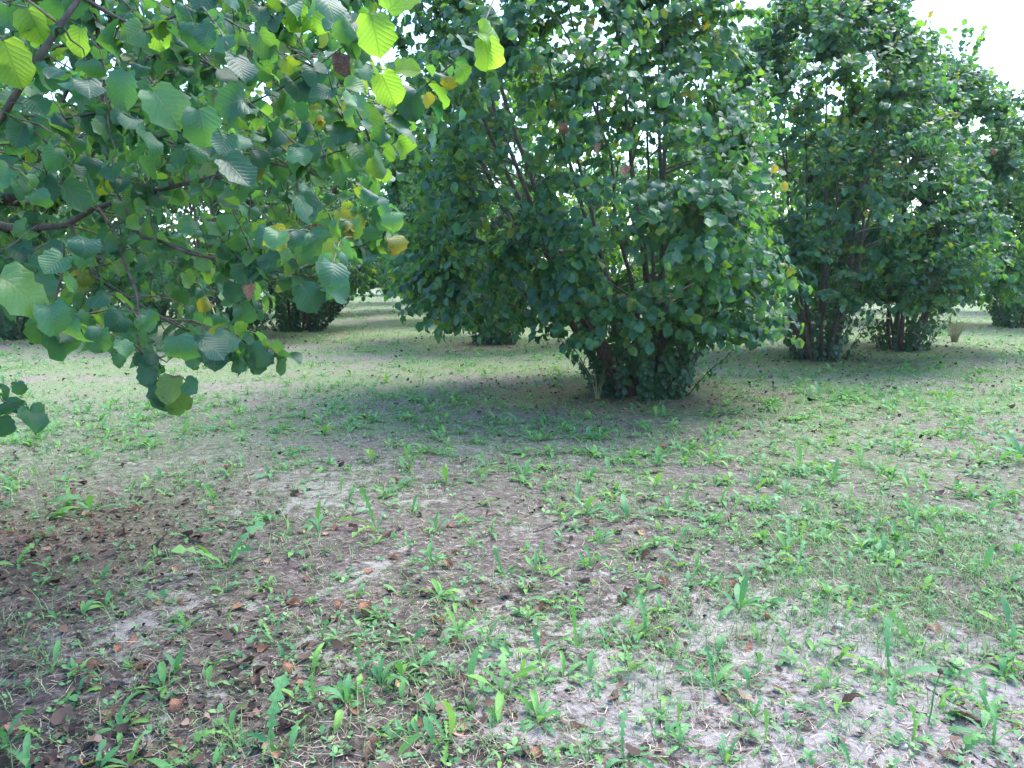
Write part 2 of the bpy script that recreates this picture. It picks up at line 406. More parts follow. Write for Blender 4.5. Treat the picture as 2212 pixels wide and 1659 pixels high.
def ground_material():
    m, N, L = mat_new('orchard_soil')
    tc = N.new('ShaderNodeNewGeometry'); pos = tc.outputs['Position']
    def noise(scale, detail=4, rough=.6, dist=0.0):
        n = N.new('ShaderNodeTexNoise'); n.inputs['Scale'].default_value = scale; n.inputs['Detail'].default_value = detail
        n.inputs['Roughness'].default_value = rough; n.inputs['Distortion'].default_value = dist
        L.new(pos, n.inputs['Vector']); return n.outputs['Fac']
    def blob(x, y, r0, r1):                              # 1 inside r0, 0 beyond r1
        v = N.new('ShaderNodeVectorMath'); v.operation = 'DISTANCE'; L.new(pos, v.inputs[0]); v.inputs[1].default_value = (x, y, 0)
        mr = N.new('ShaderNodeMapRange'); mr.interpolation_type = 'SMOOTHSTEP'; L.new(v.outputs['Value'], mr.inputs[0])
        mr.inputs[1].default_value = r0; mr.inputs[2].default_value = r1; mr.inputs[3].default_value = 1; mr.inputs[4].default_value = 0
        return mr.outputs[0]
    def mix(f, a, b, bt='MIX'):
        n = N.new('ShaderNodeMix'); n.data_type = 'RGBA'; n.blend_type = bt; n.clamp_factor = True
        if isinstance(f, (int, float)): n.inputs[0].default_value = f
        else: L.new(f, n.inputs[0])
        for q, c in ((6, a), (7, b)):
            if isinstance(c, tuple): n.inputs[q].default_value = (*c, 1)
            else: L.new(c, n.inputs[q])
        return n.outputs[2]
    def mask(v, lo, hi):
        mr = N.new('ShaderNodeMapRange'); L.new(v, mr.inputs[0]); mr.inputs[1].default_value = lo; mr.inputs[2].default_value = hi
        return mr.outputs[0]
    fine = noise(16, 10, .86); mid = noise(9, 5, .7, .4); big = noise(1.1, 4, .6, .6); tiny = noise(260, 2, .6)
    litter = ramp(N, [(.30, (.022, .018, .017)), (.47, (.062, .050, .046)), (.56, (.15, .122, .11)), (.64, (.29, .25, .23)), (.8, (.42, .375, .345))])
    L.new(fine, litter.inputs[0])
    clay = ramp(N, [(.25, (.17, .145, .135)), (.5, (.33, .295, .28)), (.8, (.46, .43, .41))]); L.new(math_n(N, L, 'MULTIPLY_ADD', fine, .75, math_n(N, L, 'MULTIPLY_ADD', mid, .6, -.17)), clay.inputs[0])
    # bare pale clay shows in patches, more of it towards the near right
    nr = blob(*gpt(1800, 1600), .3, 2.0); nl = blob(*gpt(400, 1080), .1, 1.2); nc = blob(*gpt(620, 1080), .1, .9)
    bare = math_n(N, L, 'ADD', math_n(N, L, 'MULTIPLY_ADD', big, .55, math_n(N, L, 'MULTIPLY', mid, .55)), math_n(N, L, 'MULTIPLY', nr, .13))
    bare = math_n(N, L, 'ADD', bare, math_n(N, L, 'MULTIPLY', nc, .09))
    bare = mask(math_n(N, L, 'ADD', bare, math_n(N, L, 'MULTIPLY_ADD', noise(28, 4, .7), .22, -.11)), .60, .665)
    bare = math_n(N, L, 'MULTIPLY', bare, mask(fine, .30, .46))
    col = mix(bare, litter.outputs[0], clay.outputs[0])
    # reddish dead leaf litter: the near left patch and under the bushes
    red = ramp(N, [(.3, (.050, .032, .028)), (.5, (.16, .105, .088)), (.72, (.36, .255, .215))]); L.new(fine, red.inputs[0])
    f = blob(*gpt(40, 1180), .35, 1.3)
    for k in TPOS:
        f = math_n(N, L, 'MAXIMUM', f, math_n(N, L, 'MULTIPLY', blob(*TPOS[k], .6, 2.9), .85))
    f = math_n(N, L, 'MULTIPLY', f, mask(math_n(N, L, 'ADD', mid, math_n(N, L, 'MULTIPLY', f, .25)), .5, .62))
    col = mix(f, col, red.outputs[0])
    # straw and a thin green film of seedlings farther out
    far = N.new('ShaderNodeVectorMath'); far.operation = 'LENGTH'; L.new(pos, far.inputs[0])
    fd = N.new('ShaderNodeMapRange'); L.new(far.outputs['Value'], fd.inputs[0]); fd.inputs[1].default_value = 2.2; fd.inputs[2].default_value = 11
    strawc = ramp(N, [(.34, (.085, .064, .060)), (.5, (.27, .21, .192)), (.68, (.48, .40, .365))]); L.new(fine, strawc.inputs[0])
    col = mix(math_n(N, L, 'MULTIPLY', math_n(N, L, 'MULTIPLY', fd.outputs[0], math_n(N, L, 'SUBTRACT', 1.0, f)), .85), col, strawc.outputs[0])
    gr = ramp(N, [(.3, (.06, .13, .035)), (.6, (.15, .28, .075)), (.85, (.25, .38, .12))]); L.new(fine, gr.inputs[0])
    gm = mask(math_n(N, L, 'ADD', math_n(N, L, 'MULTIPLY_ADD', noise(.55, 5, .65), .7, math_n(N, L, 'MULTIPLY', mid, .35)), math_n(N, L, 'MULTIPLY', fd.outputs[0], .07)), .46, .62)
    col = mix(math_n(N, L, 'MULTIPLY', gm, math_n(N, L, 'MULTIPLY_ADD', fd.outputs[0], .60, .04)), col, gr.outputs[0])
    h = math_n(N, L, 'ADD', fine, math_n(N, L, 'MULTIPLY', tiny, .4))
    bm = N.new('ShaderNodeBump'); bm.inputs['Strength'].default_value = .9; bm.inputs['Distance'].default_value = .012; L.new(h, bm.inputs['Height'])
    # drying cracks in the clay
    vo = N.new('ShaderNodeTexVoronoi'); vo.feature = 'DISTANCE_TO_EDGE'; vo.inputs['Scale'].default_value = 7
    ad = N.new('ShaderNodeVectorMath'); ad.operation = 'MULTIPLY_ADD'
    nz = N.new('ShaderNodeTexNoise'); nz.inputs['Scale'].default_value = 6; L.new(pos, nz.inputs['Vector'])
    L.new(nz.outputs['Color'], ad.inputs[0]); ad.inputs[1].default_value = (.35, .35, .35); L.new(pos, ad.inputs[2]); L.new(ad.outputs[0], vo.inputs['Vector'])
    ck = mask(vo.outputs['Distance'], 0.0, .035)
    crack = math_n(N, L, 'MULTIPLY', math_n(N, L, 'SUBTRACT', 1.0, ck), bare)
    col = mix(math_n(N, L, 'MULTIPLY', crack, .55), col, (.09, .07, .06))
    p = N.new('ShaderNodeBsdfPrincipled'); p.inputs['Roughness'].default_value = .95; p.inputs['Specular IOR Level'].default_value = .15
    L.new(col, p.inputs['Base Color']); L.new(bm.outputs[0], p.inputs['Normal'])
    o = N.new('ShaderNodeOutputMaterial'); L.new(p.outputs[0], o.inputs[0])
    return m
link('ground', mesh_np('ground', V, F, ground_material()), kind='structure', label='orchard ground of pale clay, straw and brown leaf litter')

# ------------------------------------------------------------------ hazel bushes
NV = 12
HI = [hazel_leaf(s) for s in range(NV)]
LO = [hazel_leaf(s, False) for s in range(NV)]
MINI = [hazel_leaf(s, None) for s in range(NV)]
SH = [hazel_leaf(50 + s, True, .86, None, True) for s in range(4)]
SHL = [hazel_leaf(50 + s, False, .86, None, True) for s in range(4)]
FAR = [hazel_leaf(20 + s, None) for s in range(5)]

class Bush: pass

def leaf_rows(twigs, centre, r, size, part=.55, gap=.045, droop=.45, bare=0.0):
    P, D, Nn, S = [], [], [], []
    for tw in twigs:
        seg = np.linalg.norm(np.diff(tw, axis=0), axis=1); s = np.r_[0, np.cumsum(seg)]; Lt = s[-1]
        a0 = max(0.0, Lt - part * r.uniform(.7, 1.3)); n = max(2, int((Lt - a0) / gap))
        t = np.linspace(a0, Lt, n) + r.uniform(-.01, .01, n)
        p = np.stack([np.interp(t, s, tw[:, q]) for q in range(3)], -1)
        tg = nrm(tw[-1] - tw[-2] + 1e-6)
        side = nrm(np.cross(tg, [0, 0, 1.]) + r.normal(0, .15, 3))
        sg = np.where(np.arange(n) % 2, 1., -1.)[:, None]
        d = side * sg * .8 + tg * .5 + np.array([0, 0, -droop]) + r.normal(0, .28, (n, 3))
        d[-1] = tg + np.array([0, 0, -droop]) + r.normal(0, .2, 3)
        out = nrm((p - centre) * np.array([1, 1, .3]))
        nn = np.array([0, 0, 1.]) * .9 + out * .55 + r.normal(0, .48, (n, 3))
        P.append(p); D.append(nrm(d)); Nn.append(nn); S.append(np.clip(r.normal(size, size * .2, n), size * .45, size * 1.45))
    return np.concatenate(P), np.concatenate(D), np.concatenate(Nn), np.concatenate(S)

def hazel(seed, H, R, n_twig, size=.105, n_stem=11, zb=.95, basal=420, bas_r=.62, bas_h=1.15, lean=(0, 0)):
    r = np.random.default_rng(seed); b = Bush()
    prof = lambda x: np.interp(x, [0, .12, .3, .5, .7, .86, 1], [.78, .95, 1.0, .97, .82, .60, .28])
    f1, f2 = r.uniform(0, 6, 2)
    def env(az, z):
        return R * prof((z - zb) / (H - zb)) * (1 + .13 * np.sin(3 * az + f1 + 1.2 * z) + .09 * np.sin(5 * az + f2 - 2 * z))
    b.stems, b.branches = [], []
    for q in range(n_stem):
        az = 2 * np.pi * (q + r.uniform(-.3, .3)) / n_stem
        spread = r.uniform(.25, .95) if q % 2 else r.uniform(.65, 1.0)
        hz = H * r.uniform(.78, .97) * (1 - .30 * (spread - .25))
        u = np.linspace(0, 1, 9)
        rr = .06 + .16 * r.uniform(.4, 1) + spread * R * .72 * u ** 1.0 * (1 - .25 * u)
        z = -.03 + hz * (u * (.80 + .2 * u))
        wob = np.cumsum(r.normal(0, .035, (9, 2)), axis=0)
        p = np.stack([np.cos(az) * rr + wob[:, 0], np.sin(az) * rr + wob[:, 1], z], -1)
        p[:, :2] += np.array(lean) * u[:, None]
        p = smooth_path(p, 16); r0 = r.uniform(.030, .052)
        b.stems.append((p, np.linspace(1, .16, 16) ** 1.1 * r0 + .002))
        for k in range(6):
            s = r.uniform(.22, .92); c = p[int(s * 15)]
            a2 = az + r.normal(0, .9); ln = r.uniform(.7, 1.5) * (1.15 - .6 * s); up = r.uniform(.05, .6) + .4 * s
            v = np.linspace(0, 1, 6)
            bp = c + np.stack([np.cos(a2) * ln * v, np.sin(a2) * ln * v, ln * up * v - .25 * ln * v ** 2], -1) + np.cumsum(r.normal(0, .02, (6, 3)), axis=0) * v[:, None]
            b.branches.append((smooth_path(bp, 8), np.linspace(.016, .004, 8) * (1.2 - .6 * s), q))
    nodes = np.concatenate([p[3:] for p, _ in b.stems] + [p[1:] for p, _, _ in b.branches])
    az = r.uniform(0, 2 * np.pi, n_twig); x = np.where(r.random(n_twig) < .24, r.uniform(0, .3, n_twig), r.beta(1.6, 1.0, n_twig)); z = zb + (H - zb) * x
    rad = env(az, z) * np.clip(1 - np.abs(r.normal(0, 1, n_twig)) * (.15 + .13 * x), .12, 1.08)
    A = np.stack([np.cos(az) * rad, np.sin(az) * rad, z - .12 * r.random(n_twig)], -1); A[:, :2] += np.array(lean) * (.32 + .68 * x)[:, None]
    b.twigs = []
    for a in A:
        dd = np.linalg.norm(nodes - a, axis=1) + .7 * np.maximum(0, nodes[:, 2] - a[2] + .1)
        c = nodes[np.argmin(dd)]; v = a - c; ln = np.linalg.norm(v)
        if ln < .35: a = c + v / max(ln, .01) * .35; v = a - c; ln = .35
        t = np.linspace(0, 1, 5)[:, None]
        b.twigs.append(c + v * t + np.array([0, 0, 1.]) * (.35 * ln * t * (1 - t)) + r.normal(0, .012, (5, 3)) * t)
    for q in range(26):                                   # upright leader shoots break the outline
        a = r.uniform(0, 2 * np.pi); zz = zb + (H - zb) * r.uniform(.72, 1.0); rr = env(np.array(a), np.array(zz)) * r.uniform(.3, 1.0)
        c = np.array([np.cos(a) * rr + lean[0], np.sin(a) * rr + lean[1], zz - .25]); t = np.linspace(0, 1, 5)[:, None]
        b.twigs.append(c + np.array([np.cos(a) * .22, np.sin(a) * .22, r.uniform(.5, .95)]) * t + r.normal(0, .012, (5, 3)) * t)
    b.P, b.D, b.N, b.S = leaf_rows(b.twigs, np.array([0, 0, H * .45]), r, size)
    # leafy shoots round the base
    b.shoots = []; sp = []
    ns = 46 if basal < 1200 else 76
    for q in range(ns if basal else 0):
        a = r.uniform(0, 2 * np.pi); r0 = bas_r * (.2 + .55 * math.sqrt(r.random())); hh = bas_h * r.uniform(.45, 1.0)
        c = np.array([np.cos(a) * r0, np.sin(a) * r0, -.02]); t = np.linspace(0, 1, 6)[:, None]
        out = bas_r * (r.uniform(.1, .5) if r.random() < .7 else r.uniform(.5, .95))
        b.shoots.append(c + np.array([np.cos(a) * out, np.sin(a) * out, hh]) * np.concatenate([t, t, t ** .8], 1) + r.normal(0, .012, (6, 3)) * t)
    b.n_crown = len(b.P)
    if basal:
        P, D, Nn, S = leaf_rows(b.shoots, np.array([0, 0, .1]), r, size * 1.0, part=bas_h * .95, gap=bas_h * ns / basal * .8, droop=.75)
        out = nrm(P * np.array([1, 1, 0])); D = nrm(D * .85 + out * .4 + np.array([0, 0, -.4])); Nn = Nn + out * .7
        low = P[:, 2] < .12; D[low, 2] = np.maximum(D[low, 2], -.2)
        b.P = np.concatenate([b.P, P]); b.D = np.concatenate([b.D, D]); b.N = np.concatenate([b.N, Nn]); b.S = np.concatenate([b.S, S])
    b.P[:, 2] = np.maximum(b.P[:, 2], .05)
    b.vi = r.integers(0, NV, len(b.P)); b.rnd = r.random(len(b.P))
    return b

def foreground_hazel():
    r = np.random.default_rng(99); b = Bush(); base = np.array([*L_BASE, 0.])
    J1 = at(-260, 700, 3.55)
    limbs = [  # picture points and distance
        [(-60, 470, 3.4, .034), (0, 438, 3.35, .031), (62, 400, 3.3, .028), (130, 338, 3.25, .025), (200, 285, 3.2, .022), (260, 205, 3.2, .017), (330, 120, 3.25, .013), (420, 20, 3.3, .009), (500, -90, 3.3, .006)],
        [(-80, 505, 2.9, .026), (0, 490, 2.85, .021), (85, 492, 2.8, .019), (150, 484, 2.75, .018), (212, 446, 2.7, .016), (300, 422, 2.65, .012), (370, 404, 2.6, .009), (470, 385, 2.55, .006), (560, 372, 2.5, .004)],
        [(-40, 300, 2.1, .014), (0, 255, 2.1, .013), (40, 205, 2.1, .0125), (85, 115, 2.1, .011), (130, 55, 2.1, .010), (175, -10, 2.15, .009), (250, -120, 2.2, .006)],
        [(-60, 232, 2.35, .010), (0, 238, 2.35, .009), (90, 258, 2.35, .008), (170, 252, 2.35, .0065), (262, 232, 2.35, .005), (330, 228, 2.4, .003)],
        [(195, -30, 2.9, .008), (207, 40, 2.9, .008), (218, 130, 2.9, .0075), (221, 215, 2.85, .007), (224, 300, 2.8, .007), (234, 352, 2.78, .006), (222, 420, 2.76, .006)],
        [(262, 432, 2.65, .007), (300, 505, 2.6, .006), (345, 520, 2.55, .006), (420, 550, 2.5, .005), (520, 566, 2.45, .004), (620, 590, 2.4, .003), (690, 600, 2.4, .002)],
        [(150, 484, 2.75, .007), (200, 590, 2.6, .006), (255, 628, 2.55, .005), (330, 675, 2.5, .0045), (400, 712, 2.45, .004), (500, 748, 2.4, .003), (600, 770, 2.4, .002)],
        [(210, 446, 2.7, .007), (245, 500, 2.6, .006), (270, 570, 2.5, .005), (295, 640, 2.4, .004), (300, 740, 2.3, .003), (345, 820, 2.25, .002)],
        [(420, 20, 3.3, .009), (520, 90, 3.1, .008), (620, 130, 2.95, .007), (700, 210, 2.8, .006), (786, 291, 2.65, .006), (851, 250, 2.6, .006), (880, 212, 2.6, .005), (925, 180, 2.6, .004), (985, 130, 2.6, .003), (1035, 75, 2.6, .002)],
        [(370, 404, 2.6, .008), (470, 380, 2.55, .007), (560, 352, 2.5, .006), (640, 360, 2.45, .004), (720, 330, 2.45, .003), (800, 310, 2.45, .002)],
        [(345, 520, 2.55, .005), (560, 590, 2.5, .004), (655, 582, 2.45, .0035), (720, 548, 2.4, .003), (760, 535, 2.4, .003), (830, 512, 2.4, .002)],
        [(330, 120, 3.25, .010), (430, 130, 3.0, .008), (520, 180, 2.8, .006), (560, 120, 2.7, .005), (605, 20, 2.65, .004), (640, -60, 2.6, .003)],
        [(200, 285, 3.2, .009), (330, 300, 3.0, .007), (450, 260, 2.8, .005), (560, 215, 2.7, .004), (660, 160, 2.6, .003), (770, 80, 2.6, .002)],
        [(170, -10, 2.15, .006), (300, 60, 2.2, .005), (350, 45, 2.2, .004), (420, 20, 2.2, .003)],
        [(62, 400, 3.3, .012), (120, 250, 3.5, .010), (180, 130, 3.6, .008), (260, 10, 3.7, .006), (300, -100, 3.8, .005)],
        [(-120, 640, 2.5, .008), (-40, 800, 2.3, .005), (0, 862, 2.25, .003), (40, 880, 2.2, .002), (62, 884, 2.2, .0015)],
        [(-200, 300, 4.0, .020), (-60, 190, 4.2, .016), (100, 110, 4.5, .012), (260, 60, 4.7, .009), (420, 10, 4.9, .006), (560, -80, 5.0, .004)],
        [(-100, 380, 3.9, .016), (100, 330, 4.2, .012), (260, 250, 4.5, .010), (420, 190, 4.8, .007), (560, 130, 5.0, .005), (700, 90, 5.1, .003)],
        [(0, 440, 3.6, .014), (160, 430, 3.9, .011), (300, 390, 4.2, .009), (450, 330, 4.5, .007), (600, 270, 4.7, .005), (740, 200, 4.8, .003)],
        [(260, 205, 3.2, .010), (330, 180, 3.7, .008), (420, 100, 4.1, .007), (520, 30, 4.4, .005), (640, -10, 4.5, .004), (760, -20, 4.6, .003)],
        [(0, 490, 2.9, .012), (110, 540, 3.3, .010), (240, 560, 3.6, .008), (380, 560, 3.8, .006), (520, 540, 4.0, .004), (640, 500, 4.1, .003)],
        [(-60, 600, 2.2, .008), (0, 630, 2.1, .006), (60, 660, 2.05, .004), (110, 700, 2.0, .002)],
    ]
    b.stems, b.branches = [], []
    for q, lm in enumerate(limbs):
        p = np.array([at(a, c, d) for a, c, d, _ in lm]); rd = np.array([x[3] for x in lm])
        if q in (0, 1):                                   # carried down to the stool beyond the picture's edge
            p = np.vstack([base + [.12 * q, -.1 * q, 0], base + [.25, -.05 - .2 * q, .55], base * .35 + p[0] * .65 + [0, 0, -.12], p]); rd = np.r_[rd[0] * 1.6, rd[0] * 1.4, rd[0] * 1.15, rd]
        elif q in (2, 3, 11, 12, 15, 21) or p[0][0] < -2.6:
            st = base + np.array([.2, -.35, 0]); p = np.vstack([st, st + [.25, -.3, .7], st * .3 + p[0] * .7, p]); rd = np.r_[rd[0] * 1.5, rd[0] * 1.3, rd[0] * 1.1, rd]
        n = 26; s = np.linspace(0, 1, len(rd)); pp = smooth_path(p, n); rr = np.interp(np.linspace(0, 1, n), s, rd)
        (b.stems if q in (0, 1, 2) else b.branches).append((pp, rr) if q in (0, 1, 2) else (pp, rr, 0))
    for q in range(8):                                    # stems of the part beyond the picture
        az = np.pi * (.45 + 1.15 * q / 7); u = np.linspace(0, 1, 9); sp = r.uniform(.5, 1)
        p = base + np.stack([np.cos(az) * (.15 + sp * 1.7 * u), np.sin(az) * (.15 + sp * 1.7 * u), 4.3 * u * (.8 + .2 * u)], -1) + np.cumsum(r.normal(0, .03, (9, 3)), axis=0)
        p[0, 2] = -.03
        b.stems.append((smooth_path(p, 16), np.linspace(.045, .007, 16)))
    nodes = np.concatenate([p[4:] for p, _ in b.stems] + [p for p, _, _ in b.branches])
    poly = np.array([(-400, -400), (905, -400), (890, 40), (860, 130), (800, 230), (905, 215), (1010, 120), (1075, 55), (1110, 75), (1050, 150), (990, 250), (890, 320), (855, 420), (845, 535), (800, 560), (735, 520), (690, 610), (650, 640), (640, 590), (580, 700), (610, 760), (540, 800), (470, 760), (420, 800), (380, 850), (330, 850), (260, 790), (235, 700), (170, 700), (110, 700), (20, 620), (-400, 700)], float)
    def inside(px, py):
        c = np.zeros(len(px), bool); n = len(poly)
        for q in range(n):
            x1, y1 = poly[q]; x2, y2 = poly[(q + 1) % n]
            hit = ((y1 > py) != (y2 > py)) & (px < (x2 - x1) * (py - y1) / (y2 - y1 + 1e-12) + x1)
            c ^= hit
        return c
    A = np.stack([r.uniform(-5.2, .9, 60000), r.uniform(1.75, 5.5, 60000), r.uniform(.55, 5.0, 60000)], -1)
    e = (((A - [-2.7, 3.6, 2.5]) / [2.9, 2.0, 2.6]) ** 2).sum(1) < 1
    px, py, f = project(A)
    infr = (px > -60) & (px < 2300) & (py > -80) & (py < 1700)
    near = np.linalg.norm(A[:, None, :] - nodes[None, ::4][:, :, :], axis=2).min(1) if False else None
    keep = np.where(infr, inside(px, py + r.normal(0, 8, len(px))), e & (r.random(len(px)) < .28))
    keep &= np.where(infr, A[:, 1] < np.where(py < 420, 5.4, 4.2), True)
    A = A[keep]
    d = np.array([np.min(np.linalg.norm(nodes - a, axis=1)) for a in A])
    pr = np.where(infr[keep], np.exp(-d / .30), np.exp(-d / .6)); A = A[r.random(len(A)) < pr]; 
    A = A[r.permutation(len(A))[:2300]]
    b.twigs = []
    for a in A:
        dd = np.linalg.norm(nodes - a, axis=1) + .4 * np.maximum(0, nodes[:, 2] - a[2] - .1)
        c = nodes[np.argmin(dd)]; v = a - c; ln = np.linalg.norm(v)
        t = np.linspace(0, 1, 5)[:, None]
        b.twigs.append(c + v * t + np.array([0, 0, 1.]) * (.25 * ln * t * (1 - t)) + r.normal(0, .010, (5, 3)) * t)
    P, D, Nn, S = leaf_rows(b.twigs, np.array([-2.9, 3.6, 1.9]), r, .066, part=.24, gap=.042, droop=.65)
    tips = [p[-9:] for p, _, _ in b.branches]             # leaves along the visible branch ends
    P2, D2, N2, S2 = leaf_rows(tips, np.array([-2.9, 3.6, 1.9]), r, .078, part=.55, gap=.045, droop=.65)
    # single large leaves seen against the light
    sp = [(145, 690, 1.85, .105, (-.15, -.1, -.95)), (0, 600, 1.8, .135, (.95, -.1, -.25)), (275, 155, 1.95, .10, (-.15, -.2, -.95)), (330, 195, 1.95, .12, (.6, -.2, -.7)), (430, 235, 1.95, .105, (.1, -.2, -.95)), (380, 725, 1.95, .10, (.2, -.15, -.9)), (435, 730, 1.95, .085, (.75, -.1, -.6)), (485, 345, 1.9, .10, (.7, -.2, -.6)), (350, 845, 2.2, .085, (-.4, -.1, -.9)), (375, 850, 2.2, .09, (.5, -.1, -.85)), (640, 420, 2.2, .10, (.5, -.2, -.8)), (850, 510, 2.4, .09, (.5, -.2, -.8)), (800, 515, 2.4, .09, (-.3, -.2, -.9)), (650, 615, 2.2, .10, (.5, -.2, -.9)), (700, 620, 2.2, .085, (.9, -.1, -.3)), (62, 884, 2.2, .06, (.95, 0, -.1)), (35, 825, 2.2, .05, (.1, 0, -.9)), (0, 900, 2.2, .07, (.2, 0, -.9))]
    P3 = np.array([at(a, c, d) for a, c, d, _, _ in sp]); D3 = np.array([x[4] for x in sp]); S3 = np.array([x[3] for x in sp]) * .92
    N3 = np.array([0, -.55, .7]) + r.normal(0, .15, (len(sp), 3))
    b.P = np.concatenate([P, P2, P3]); b.D = np.concatenate([D, D2, nrm(D3)]); b.N = np.concatenate([Nn, N2, N3]); b.S = np.concatenate([S, S2, S3])
    px, py, f = project(b.P)
    ok = b.P[:, 1] > 1.6
    for q in ('P', 'D', 'N', 'S'): setattr(b, q, getattr(b, q)[ok])
    b.shoots = []; b.n_crown = len(b.P)
    b.vi = r.integers(0, NV, len(b.P)); b.rnd = r.random(len(b.P))
    b.base = base
    return b

BUSH = {'A': hazel(1, TREES['A'][3], TREES['A'][2], 3200, .088, 12, .75, 1500, .74, 1.28, (-1.3, -.1)),
        'B': hazel(2, TREES['B'][3], TREES['B'][2], 2150, .096, 10, .92, 450, .6, 1.0, (-.25, -.2)),
        'C': hazel(3, TREES['C'][3], TREES['C'][2], 1900, .096, 9, .98, 420, .6, .85, (.2, 0)),
        'F': hazel(4, TREES['F'][3], TREES['F'][2], 950, .108, 10, .8, 800, .6, 1.05),
        'J': hazel(5, TREES['J'][3], TREES['J'][2], 820, .115, 9, .9, 800, .85, 1.3),
        'H': hazel(6, TREES['H'][3], TREES['H'][2], 820, .115, 9, .9, 900, 1.0, 1.3)}
for k in BUSH: BUSH[k].base = np.array([*TPOS[k], float(hgt(*TPOS[k]))])
BUSH['L'] = foreground_hazel()

# which leaves of these bushes show largest from the lane: those are built one by one
GW, GH = 830, 622
own = -np.ones((GH, GW), np.int32); ids = []; allP = []; allS = []
for k, b in BUSH.items():
    c = b.P + b.base * (0 if k == 'L' else 1) + nrm(b.D) * (b.S * .5)[:, None]
    allP.append(c); allS.append(b.S); ids += [(k, q) for q in range(len(c))]
allP = np.concatenate(allP); allS = np.concatenate(allS)
px, py, f = project(allP); sx = GW / 2212
rp = allS * FPX / np.maximum(f, .3) * sx * .36
for q in np.argsort(-f):
    if f[q] < .3: continue
    a, c, rr = px[q] * sx, py[q] * sx, max(rp[q], .6)
    x0, x1, y0, y1 = int(max(0, a - rr)), int(min(GW, a + rr + 1)), int(max(0, c - rr)), int(min(GH, c + rr + 1))
    if x0 < x1 and y0 < y1: own[y0:y1, x0:x1] = q
cnt = np.bincount(own[own >= 0].ravel(), minlength=len(ids))
pick = {k: [] for k in BUSH}
for q in np.argsort(-cnt):
    k, n = ids[q]
    if cnt[q] > 0 and len(pick[k]) < 298: pick[k].append(n)

HI_ME = [mesh_np('hazel_leaf', V, F, M_leaf, True, uv) for V, F, uv in HI]
SH_ME = [mesh_np('shoot_leaf', V, F, M_shoot, True, uv) for V, F, uv in SH]
DRY = [curled_leaf(s) for s in range(7)]
DRY_ME = [mesh_np('dry_leaf', V, F, M_dry['reddish brown'], True, uv) for V, F, uv in DRY]

def set_mat(o, m):
    o.material_slots[0].link = 'OBJECT'; o.material_slots[0].material = m

def build_bush(k, root, hi=False, branch_parts=True):
    b = BUSH[k]; off = b.base if k == 'L' else np.zeros(3)
    B = basis(b.D, b.N); P = b.P - off
    sel = np.zeros(len(P), bool); sel[pick[k]] = True
    crown = ~sel & (np.arange(len(P)) < b.n_crown); basal = ~sel & (np.arange(len(P)) >= b.n_crown)
    if k == 'L':
        ppx, ppy, pf = project(b.P); nearv = (ppx > -60) & (ppx < 2270) & (ppy > -60) & (pf < 2.7)
        q1 = bake(HI, b.vi[crown & nearv], B[crown & nearv], b.S[crown & nearv], P[crown & nearv], b.rnd[crown & nearv])
        q2 = bake(LO, b.vi[crown & ~nearv], B[crown & ~nearv], b.S[crown & ~nearv], P[crown & ~nearv], b.rnd[crown & ~nearv])
        V, F, U, Rr = np.concatenate([q1[0], q2[0]]), np.concatenate([q1[1], q2[1] + len(q1[0])]), np.concatenate([q1[2], q2[2]]), np.concatenate([q1[3], q2[3]])
    else:
        V, F, U, Rr = bake(MINI, b.vi[crown], B[crown], b.S[crown], P[crown], b.rnd[crown])
    link('crown', mesh_np('crown', V, F, M_leaf, True, U, Rr), root, kind='stuff')
    if basal.any():
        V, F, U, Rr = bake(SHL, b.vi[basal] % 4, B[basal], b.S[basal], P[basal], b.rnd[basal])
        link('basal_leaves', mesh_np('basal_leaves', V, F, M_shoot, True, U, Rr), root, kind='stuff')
    for n, q in enumerate(pick[k]):
        low = q >= b.n_crown
        o = link('leaf', (SH_ME[b.vi[q] % 4] if low else HI_ME[b.vi[q]]), root)
        M = Matrix((B[q] * b.S[q]).tolist()).to_4x4(); M.translation = P[q]; o.matrix_basis = M
    for p, rd in b.stems:
        V, F = tube(p - off, rd, 9); link('stem', mesh_np('stem', V, F, M_bark), root)
    if branch_parts:
        for p, rd, _ in b.branches:
            V, F = tube(p - off, rd, 6); link('branch', mesh_np('branch', V, F, M_bark if k == 'L' else M_twig), root)
    else:
        V, F = tubes([p for p, _, _ in b.branches], [rd for _, rd, _ in b.branches], 4); link('branches', mesh_np('branches', V, F, M_twig), root, kind='stuff')
    tw = [(t if k == 'L' else t[::2]) - off for t in b.twigs]
    V, F = tubes(tw, [np.linspace(.0045, .0018, len(t)) * (.8 if k == 'L' else 1.1) for t in tw], 3 if k != 'L' else 5)
    link('twigs', mesh_np('twigs', V, F, M_twig), root, kind='stuff')
    if b.shoots:
        V, F = tubes(b.shoots, [np.linspace(.007, .003, len(t)) for t in b.shoots], 4); link('basal_shoots', mesh_np('basal_shoots', V, F, M_bark), root, kind='stuff')

